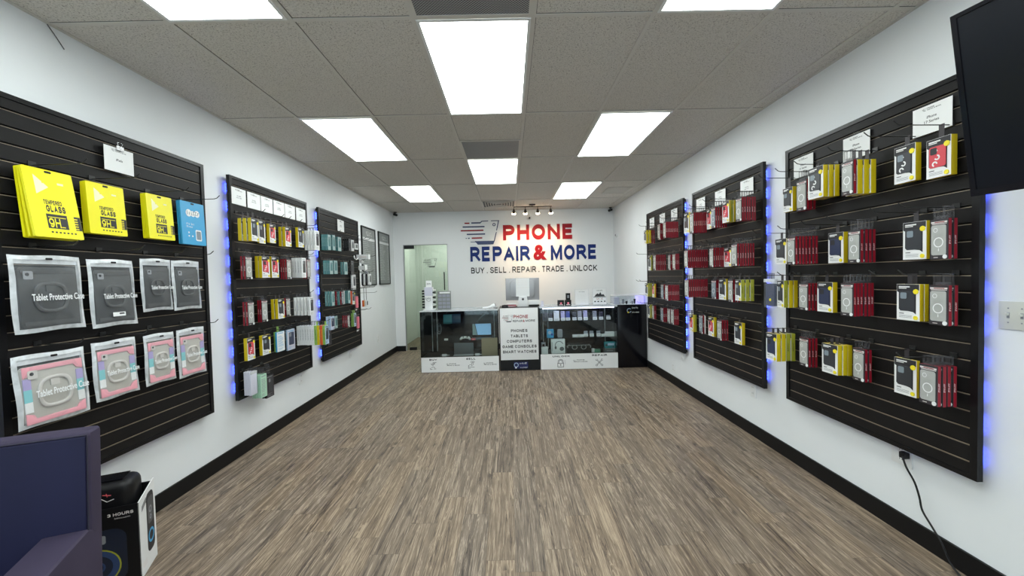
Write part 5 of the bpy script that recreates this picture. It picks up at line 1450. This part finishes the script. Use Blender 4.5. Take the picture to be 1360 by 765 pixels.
# ---- inside the left case
S1, S2, FL = .7282, .4682, .2255
simple('tablet', 'teal cased tablet leaning on the top shelf of the left case', 'tablet', (-.923, 6.42, S1), [('case', M['screen_teal'], lambda b: b.box(-.138, .0, -.006, .006, 0, .130), .003), ('cover', mat('tablet dark blue', (.012, .06, .13), .25), lambda b: b.box(.0005, .138, -.004, .006, 0, .132), .003)], rot=(R(-8), 0, 0))
simple('tablet_pen', 'dark tablet propped at a slant in the top of left case', 'tablet', (-.42, 6.45, S1), [('slab', M['laptop'], lambda b: b.prism([(-.12, 0), (-.10, 0), (.06, .15), (.04, .16)], -.005, .005), .001)])
t = simple('laptop', 'open laptop with light blue screen in the left case', 'laptop', (-.452, 6.33, S2), [('base', M['laptop'], lambda b: b.box(-.155, .155, -.06, .10, 0, .014), .002), ('lid', M['black'], lambda b: b.box(-.157, .157, .101, .110, .010, .236), .002), ('screen', [M['screen_blue'], M['pale_teal'], M['laptop']], lambda b: (b.box(-.147, .147, .0995, .1008, .050, .228, 0), b.prism([(-.147, .050), (-.075, .050), (-.115, .228), (-.147, .228)], .0985, .0994, 1), b.prism([(-.075, .050), (-.065, .050), (-.105, .228), (-.115, .228)], .0985, .0994, 2)), 0)])
simple('game_controller', 'white game controller on the middle shelf of left case', 'game controller', (-.70, 6.27, S2), [('body', M['white'], lambda b: b.tube([(-.078, -.02, .012), (-.055, 0, .032), (0, .005, .038), (.055, 0, .032), (.078, -.02, .012)], [.014, .021, .018, .021, .014], 12), 0), ('thumb_sticks', M['black'], lambda b: (b.tube([(-.03, -.016, .040), (-.03, -.020, .052)], .009, 10), b.tube([(.03, -.016, .040), (.03, -.020, .052)], .009, 10)), 0)])
simple('small_box', 'small red box beside the white game controller', 'box', (-.572, 6.24, S2), [('carton', M['pink_red'], lambda b: b.box(-.030, .030, -.02, .02, 0, .026), .002), ('lid_line', M['white'], lambda b: b.box(-.02, .02, -.0206, -.0202, .010, .014), 0)])
simple('adapter', 'tiny white adapter on the middle shelf of left case', 'adapter', (-1.0, 6.27, S2), [('body', M['white'], lambda b: b.box(-.028, .028, -.02, .02, 0, .026), .003), ('prong', M['steel'], lambda b: b.box(-.006, .006, -.028, -.0202, .010, .014), 0)])
simple('laptop', 'graphite laptop standing open on the floor of the left case', 'laptop', (-.728, 6.27, FL), [('lid', M['laptop'], lambda b: b.box(-.152, .152, .0, .008, .012, .196), .002), ('base', M['steel'], lambda b: b.prism([(-.160, 0), (.150, 0), (.150, .020), (-.155, .020)], -.05, -.0005), .002)])
simple('flat_board', 'plain olive brown board leaning in the right of left case', 'board', (-.322, 6.20, FL), [('board', M['brown'], lambda b: b.box(-.124, .124, -.006, .006, .001, .275), .001), ('pin', M['ink'], lambda b: b.disc(-.005, .14, .005, -.0075, -.0062, 0, 10), 0)])
for xx, lab in ((-1.03, 'white charger with cable left of the graphite laptop'), (-.515, 'white charger with cable right of the graphite laptop')):
    t = thing('charger', lab, 'charger', (xx, 6.25, FL), 0, 'white chargers on the case floor')
    MB().box(-.035, .035, -.02, .02, 0, .030).build('brick', M['white'], t, bevel=.004)
    MB().tube(smooth_path([(.035, 0, .012), (.06, .01, .008), (.075, .04, .006), (.04, .05, .006), (-.05, .045, .006), (-.06, .02, .006)]), .003, 6).build('cable', M['white'], t, smooth=True)
t = thing('cable_coil', 'dark oval coil hanging at the left of left case', 'cable', (-1.155, 6.565, .485))
MB().ring(0, .13, .075, .09, -.012, .0, 0, 28, sx=.45).ring(0, .13, .045, .055, -.010, -.001, 0, 24, sx=.45).tube([(0, -.005, .218), (0, .02, .23)], .004, 6).build('coil', M['grey_ink'], t)

# ---- inside the right case
def shown_phone(x, colr, label, h=.140, w=.066, tag_=True, yy=6.30, z=S1):
    t = thing('phone', label, 'phone', (x, yy, z), (R(-9), 0, 0), 'phones on the glass shelves')
    MB().prism(rrect(-w / 2, w / 2, .001, h, .009), -.004, .004, 0).build('body', M[colr], t, bevel=.0012)
    if h > .1: MB().prism(rrect(-w / 2 + .004, -w / 2 + .030, h - .034, h - .006, .006), -.006, -.0042, 0).disc(-w / 2 + .012, h - .014, .005, -.0075, -.0062, 1, 10).disc(-w / 2 + .021, h - .025, .005, -.0075, -.0062, 1, 10).build('camera', [M[colr], M['ink']], t)
    if tag_: MB().box(-w / 2 - .002, w / 2 + .002, -.016, -.0145, .001, .045).box(-w * .35, w * .35, -.0165, -.0161, .018, .026, 1).build('price_tag', [M['paper'], M['grey_ink']], t)
for x, c_, lab, hh, tg in ((.560, 'phone_dark', 'first dark phone from left on the top glass shelf', .13, False), (.640, 'phone_dark', 'second dark phone from left, with white price tag', .12, True),
        (.735, 'phone_white', 'white phone on the top glass shelf of the right case', .155, True), (.835, 'phone_lilac', 'lilac phone just right of the white phone', .150, True),
        (.912, 'phone_blue', 'blue phone right of the first lilac phone', .145, True), (1.015, 'phone_dark', 'dark phone left of the grey phone pair, with tag', .13, True),
        (1.100, 'phone_grey', 'grey lilac phone in the middle of the top shelf', .145, True), (1.190, 'phone_lilac', 'lilac phone right of the grey phone, no gap', .150, True),
        (1.335, 'phone_grey', 'lone grey phone with tag under the picture sign', .140, True), (1.432, 'phone_dark', 'dark phone with white tag near the right end', .125, True),
        (1.548, 'phone_grey', 'small grey phone at the right end of top shelf', .070, True)):
    shown_phone(x, c_, lab, hh, .062 if x != .735 else .085, tg)
simple('blue_box', 'bright blue gadget box on the middle shelf of right case', 'box', (.629, 6.30, S2), [('carton', M['skyblue'], lambda b: b.box(-.052, .052, -.03, .03, 0, .130), .002), ('print', [M['paleblue'], M['phone_blue']], lambda b: (b.disc(-.01, .08, .028, -.0312, -.0302, 0, 16), b.disc(.025, .05, .018, -.0318, -.0313, 1, 14)), 0)])
simple('speaker', 'small grey speaker on the middle shelf of right case', 'speaker', (.782, 6.30, S2), [('body', M['phone_grey'], lambda b: b.prism(rrect(-.038, .038, 0, .125, .015), -.02, .02), .003), ('grille', M['grey_ink'], lambda b: b.prism(rrect(-.03, .03, .012, .112, .012), -.0215, -.0202), 0)])
simple('flat_box', 'long white flat box on the middle shelf of right case', 'box', (1.070, 6.30, S2), [('carton', M['white'], lambda b: b.box(-.088, .088, -.03, .03, 0, .034), .001), ('seal', M['light_ink'], lambda b: b.box(-.02, .02, -.0306, -.0302, .005, .029), 0)])
for i, x in enumerate((1.190, 1.281, 1.389)):
    shown_phone(x, 'phone_grey', '%s of three small grey phones on the middle shelf' % ('left', 'middle', 'right')[i], .088, .060, True, 6.30, S2)
simple('white_box', 'low white box at the right end of the middle shelf', 'box', (1.530, 6.30, S2), [('carton', M['white'], lambda b: b.box(-.098, .098, -.03, .03, 0, .035), .001), ('print', M['light_ink'], lambda b: b.box(-.05, .05, -.0306, -.0302, .010, .022), 0)])
simple('white_box', 'shorter white box stacked on the low white box', 'box', (1.560, 6.30, S2 + .0353), [('carton', M['white'], lambda b: b.box(-.068, .068, -.03, .03, 0, .034), .001), ('print', M['light_ink'], lambda b: b.box(-.04, .04, -.0306, -.0302, .010, .020), 0)])
simple('headphone_box', 'white headphone box on the floor of the right case', 'box', (.741, 6.25, FL), [('carton', M['white'], lambda b: b.box(-.106, .106, -.04, .04, 0, .222), .001),
    ('picture', [M['grey_ink'], M['laptop']], lambda b: (b.ring(.015, .13, .055, .068, -.0412, -.0402, 0, 20, 20, 190), b.disc(-.040, .095, .024, -.0416, -.0402, 1, 16, .7), b.disc(.055, .075, .032, -.0416, -.0402, 1, 16, 1.1), b.box(-.095, -.088, -.0408, -.0402, .04, .18, 0)), 0)])
simple('white_box', 'small white box at the left end of the case floor', 'box', (.530, 6.24, FL), [('carton', M['white'], lambda b: b.box(-.050, .050, -.035, .035, 0, .108), .001), ('dots', M['grey_ink'], lambda b: (b.disc(.02, .03, .004, -.0357, -.0352, 0, 8), b.disc(.02, .07, .004, -.0357, -.0352, 0, 8)), 0)])
simple('camera', 'small grey camera box on top of the small white box', 'camera', (.513, 6.24, FL + .1084), [('body', M['phone_grey'], lambda b: b.box(-.033, .033, -.025, .025, 0, .070), .003), ('lens', M['gloss_black'], lambda b: b.disc(0, .03, .018, -.032, -.0252, 0, 16), 0)])
simple('headset', 'wide black goggle shaped gadget on the case floor', 'headset', (1.065, 6.26, FL), [('box', M['black'], lambda b: b.box(-.19, .19, -.05, .06, 0, .105), .003), ('visor', M['gloss_black'], lambda b: b.prism(rrect(-.175, .175, .1052, .158, .02), -.04, .04), .004),
    ('eye_rings', M['steel'], lambda b: (b.ring(-.07, .095, .028, .036, -.056, -.0502, 0, 18, sx=1.2), b.ring(.07, .095, .028, .036, -.056, -.0502, 0, 18, sx=1.2), b.box(-.17, .17, -.046, -.0402, .118, .128), b.tube([(-.15, -.044, .135), (-.18, -.044, .11), (-.175, -.053, .085)], .006, 8), b.tube([(.15, -.044, .135), (.18, -.044, .11), (.175, -.053, .085)], .006, 8)), 0)])
simple('circuit_gadget', 'green and white small gadget on the case floor', 'gadget', (1.352, 6.25, FL), [('board', mat('gadget green', (.10, .28, .18), .4), lambda b: b.box(-.045, .045, -.03, .03, 0, .050), .002), ('plug', M['white'], lambda b: b.box(-.085, -.0455, -.02, .02, 0, .062), .005), ('dark_end', M['black'], lambda b: b.box(.0455, .075, -.025, .025, 0, .060), .003)])
simple('black_carton', 'dark box under the teal radio in the right case', 'box', (1.545, 6.27, FL), [('carton', M['laptop'], lambda b: b.box(-.085, .085, -.05, .05, 0, .060), .002), ('print', M['grey_ink'], lambda b: b.box(-.05, .05, -.0506, -.0502, .02, .03), 0)])
simple('radio', 'teal radio on the dark box in the right case', 'radio', (1.550, 6.27, FL + .0604), [('body', M['screen_teal'], lambda b: b.prism(rrect(-.084, .084, 0, .100, .018), -.035, .035), .004), ('face', [M['paleblue'], M['ink']], lambda b: (b.box(-.035, .065, -.0395, -.0382, .045, .080, 0), b.disc(-.055, .05, .016, -.0395, -.0382, 1, 14), b.disc(.05, .022, .010, -.0395, -.0382, 1, 12)), 0)])

# ------------------------------------------------------------------ armchair
t = thing('armchair', 'navy purple upholstered armchair at the bottom left corner', 'armchair', (-1.794, 1.291, 0), R(23))
t.location.x -= .008
def slanted(mb, x0, x1, y0, y1, z0, z1, lean, mi=0):
    b = len(mb.v)
    mb.box(x0, x1, y0, y1, z0, z1, mi)
    for i in range(b + 4, b + 8):
        v = mb.v[i]; mb.v[i] = (v[0], v[1] + lean, v[2])
mb = MB(); slanted(mb, -.33, .33, -.025, .055, .40, .925, .035)
mb.build('backrest', M['chair_side'], t, bevel=.018, seg=3)
mb = MB(); slanted(mb, -.322, .322, -.036, -.0255, .43, .911, .0345)
mb.build('back_cushion', M['chair'], t, bevel=.008, seg=3)
for s_ in (-1, 1):
    x = sorted((s_ * .3302, s_ * .205))
    mb = MB()
    mb.prism([(.052, .07), (.052, .56), (-.028, .592), (-.50, .565), (-.58, .540), (-.60, .47), (-.60, .07)], x[0], x[1], 0, 'yz')
    mb.build('armrest', M['chair_side'], t, bevel=.014, seg=3)
MB().box(-.203, .203, -.58, -.03, .30, .45).build('seat_cushion', M['chair'], t, bevel=.025, seg=3)
MB().box(-.203, .203, -.575, .06, .12, .298).build('seat_base', M['chair_side'], t, bevel=.01)
mb = MB(); mb.tube([(-.326, -.027, .45), (-.325, .003, .914), (.325, .003, .914), (.326, -.027, .45)], .0028, 6)
mb.build('piping', M['seam'], t)
for lx, ly in ((-.29, -.55), (.29, -.55), (-.29, .03), (.29, .03)):
    MB().tube([(lx, ly, 0), (lx, ly, .069)], [.016, .022], 10).build('leg', M['black'], t)

# ------------------------------------------------------------------ speaker carton behind the chair
CR = R(24.6)
t = thing('speaker_carton', 'open black and white speaker carton on the floor behind the armchair', 'carton', (-1.83, 1.947, 0), CR)
w_, d_, h_ = .315, .200, .392
mb = MB()
mb.box(-w_, 0, 0, .004, 0, h_ - .012, 0); mb.box(-w_, 0, d_ - .004, d_, 0, h_ + .01, 0); mb.box(-w_, -w_ + .004, .004, d_ - .004, 0, h_, 0)
mb.box(-w_ + .004, -.004, .004, d_ - .004, 0, .004, 0)
mb.build('black_sides', M['charcoal_print'] if 'charcoal_print' in M else M['black'], t)
mb = MB().prism([(.0, 0), (d_, 0), (d_, h_ + .028), (.0, h_ - .012)], -.004, .0006, 0, 'yz')
ws = mb.build('white_side', M['white'], t)
# printed speaker picture on the white side (faces +x)
mb = MB()
def yz(mb, pts, x0, x1, mi): mb.prism(pts, x0, x1, mi, 'yz')
def rr_yz(y0, y1, z0, z1, r): return rrect(y0, y1, z0, z1, r)
yz(mb, rr_yz(.085, .175, .075, .375, .030), .0008, .0014, 0)
yz(mb, rr_yz(.098, .165, .215, .350, .018), .0014, .0018, 1)
def ring_yz(cy, cz, r0, r1, mi, n=20, x=.0018):
    for i in range(n):
        a0, a1 = 2 * math.pi * i / n, 2 * math.pi * (i + 1) / n
        yz(mb, [(cy + r0 * math.cos(a0), cz + r0 * math.sin(a0)), (cy + r1 * math.cos(a0), cz + r1 * math.sin(a0)), (cy + r1 * math.cos(a1), cz + r1 * math.sin(a1)), (cy + r0 * math.cos(a1), cz + r0 * math.sin(a1))], x, x + .0004, mi)
ring_yz(.130, .150, .024, .036, 2); ring_yz(.130, .285, .010, .018, 3); ring_yz(.130, .245, .006, .012, 3)
for q in range(7): yz(mb, [(.030 + q * .008, .318 + q * .0035), (.034 + q * .008, .318 + q * .0035), (.036 + q * .008, .345 + q * .0035), (.032 + q * .008, .345 + q * .0035)], .0008, .0012, 0)
for q in range(4): yz(mb, [(.02, .04 + q * .008), (.07, .04 + q * .008), (.07, .043 + q * .008), (.02, .043 + q * .008)], .0008, .0012, 4)
mb.build('side_picture', [M['ink'], M['laptop'], M['skyblue'], M['phone_grey'], M['light_ink']], ws)
mb = MB(); f = -.0002
text_into(mb, '3 HOURS', -.115, -.020, .338, .352, f, 0, .03, .0005); scribble(mb, -.09, -.03, .322, .328, f, 0, 1, 3)
text_into(mb, 'SOUND', -.225, -.140, .334, .348, f, 0, .03, .0005); scribble(mb, -.20, -.15, .318, .324, f, 0, 1, 9)
mb.build('front_lettering', M['light_ink'], t)
mb = MB()
mb.prism(rrect(-.265, -.050, .020, .280, .05), -.0008, -.0002, 0); mb.ring(-.158, .105, .055, .080, -.0014, -.0008, 1, 28); mb.ring(-.158, .105, .080, .086, -.0014, -.0008, 2, 28); mb.ring(-.158, .105, .020, .028, -.0014, -.0008, 1, 20)
mb.prism(rrect(-.19, -.125, .215, .255, .008), -.0014, -.0008, 3)
mb.build('front_picture', [mat('dark picture blue', (.010, .016, .035), .4), mat('picture blue ring', (.03, .06, .16), .4), M['olive'], M['grey_ink']], t)
t = thing('portable_speaker', 'black rounded party speaker poking out of the open carton', 'speaker', (-1.83, 1.947, .0045), CR)
MB().box(-.292, -.030, .018, .178, 0, .486).build('body', M['black'], t, bevel=.055, seg=5)
MB().box(-.250, -.072, .05, .145, .4862, .490).build('top_plate', M['gloss_black'], t, bevel=.003)
mb = MB(); f = .0168
pts = [(-.215, .398), (-.200, .430), (-.190, .400), (-.175, .428), (-.160, .400), (-.140, .420), (-.120, .402), (-.095, .410)]
mb.tube([(p[0], f, p[1]) for p in pts], .0018, 5, 0)
mb.tube([(-.135, f, .437), (-.105, f, .430)], .002, 5, 1); mb.tube([(-.122, f, .442), (-.118, f, .425)], .002, 5, 1)
mb.build('signature_print', [M['light_ink'], M['pink_red']], t)
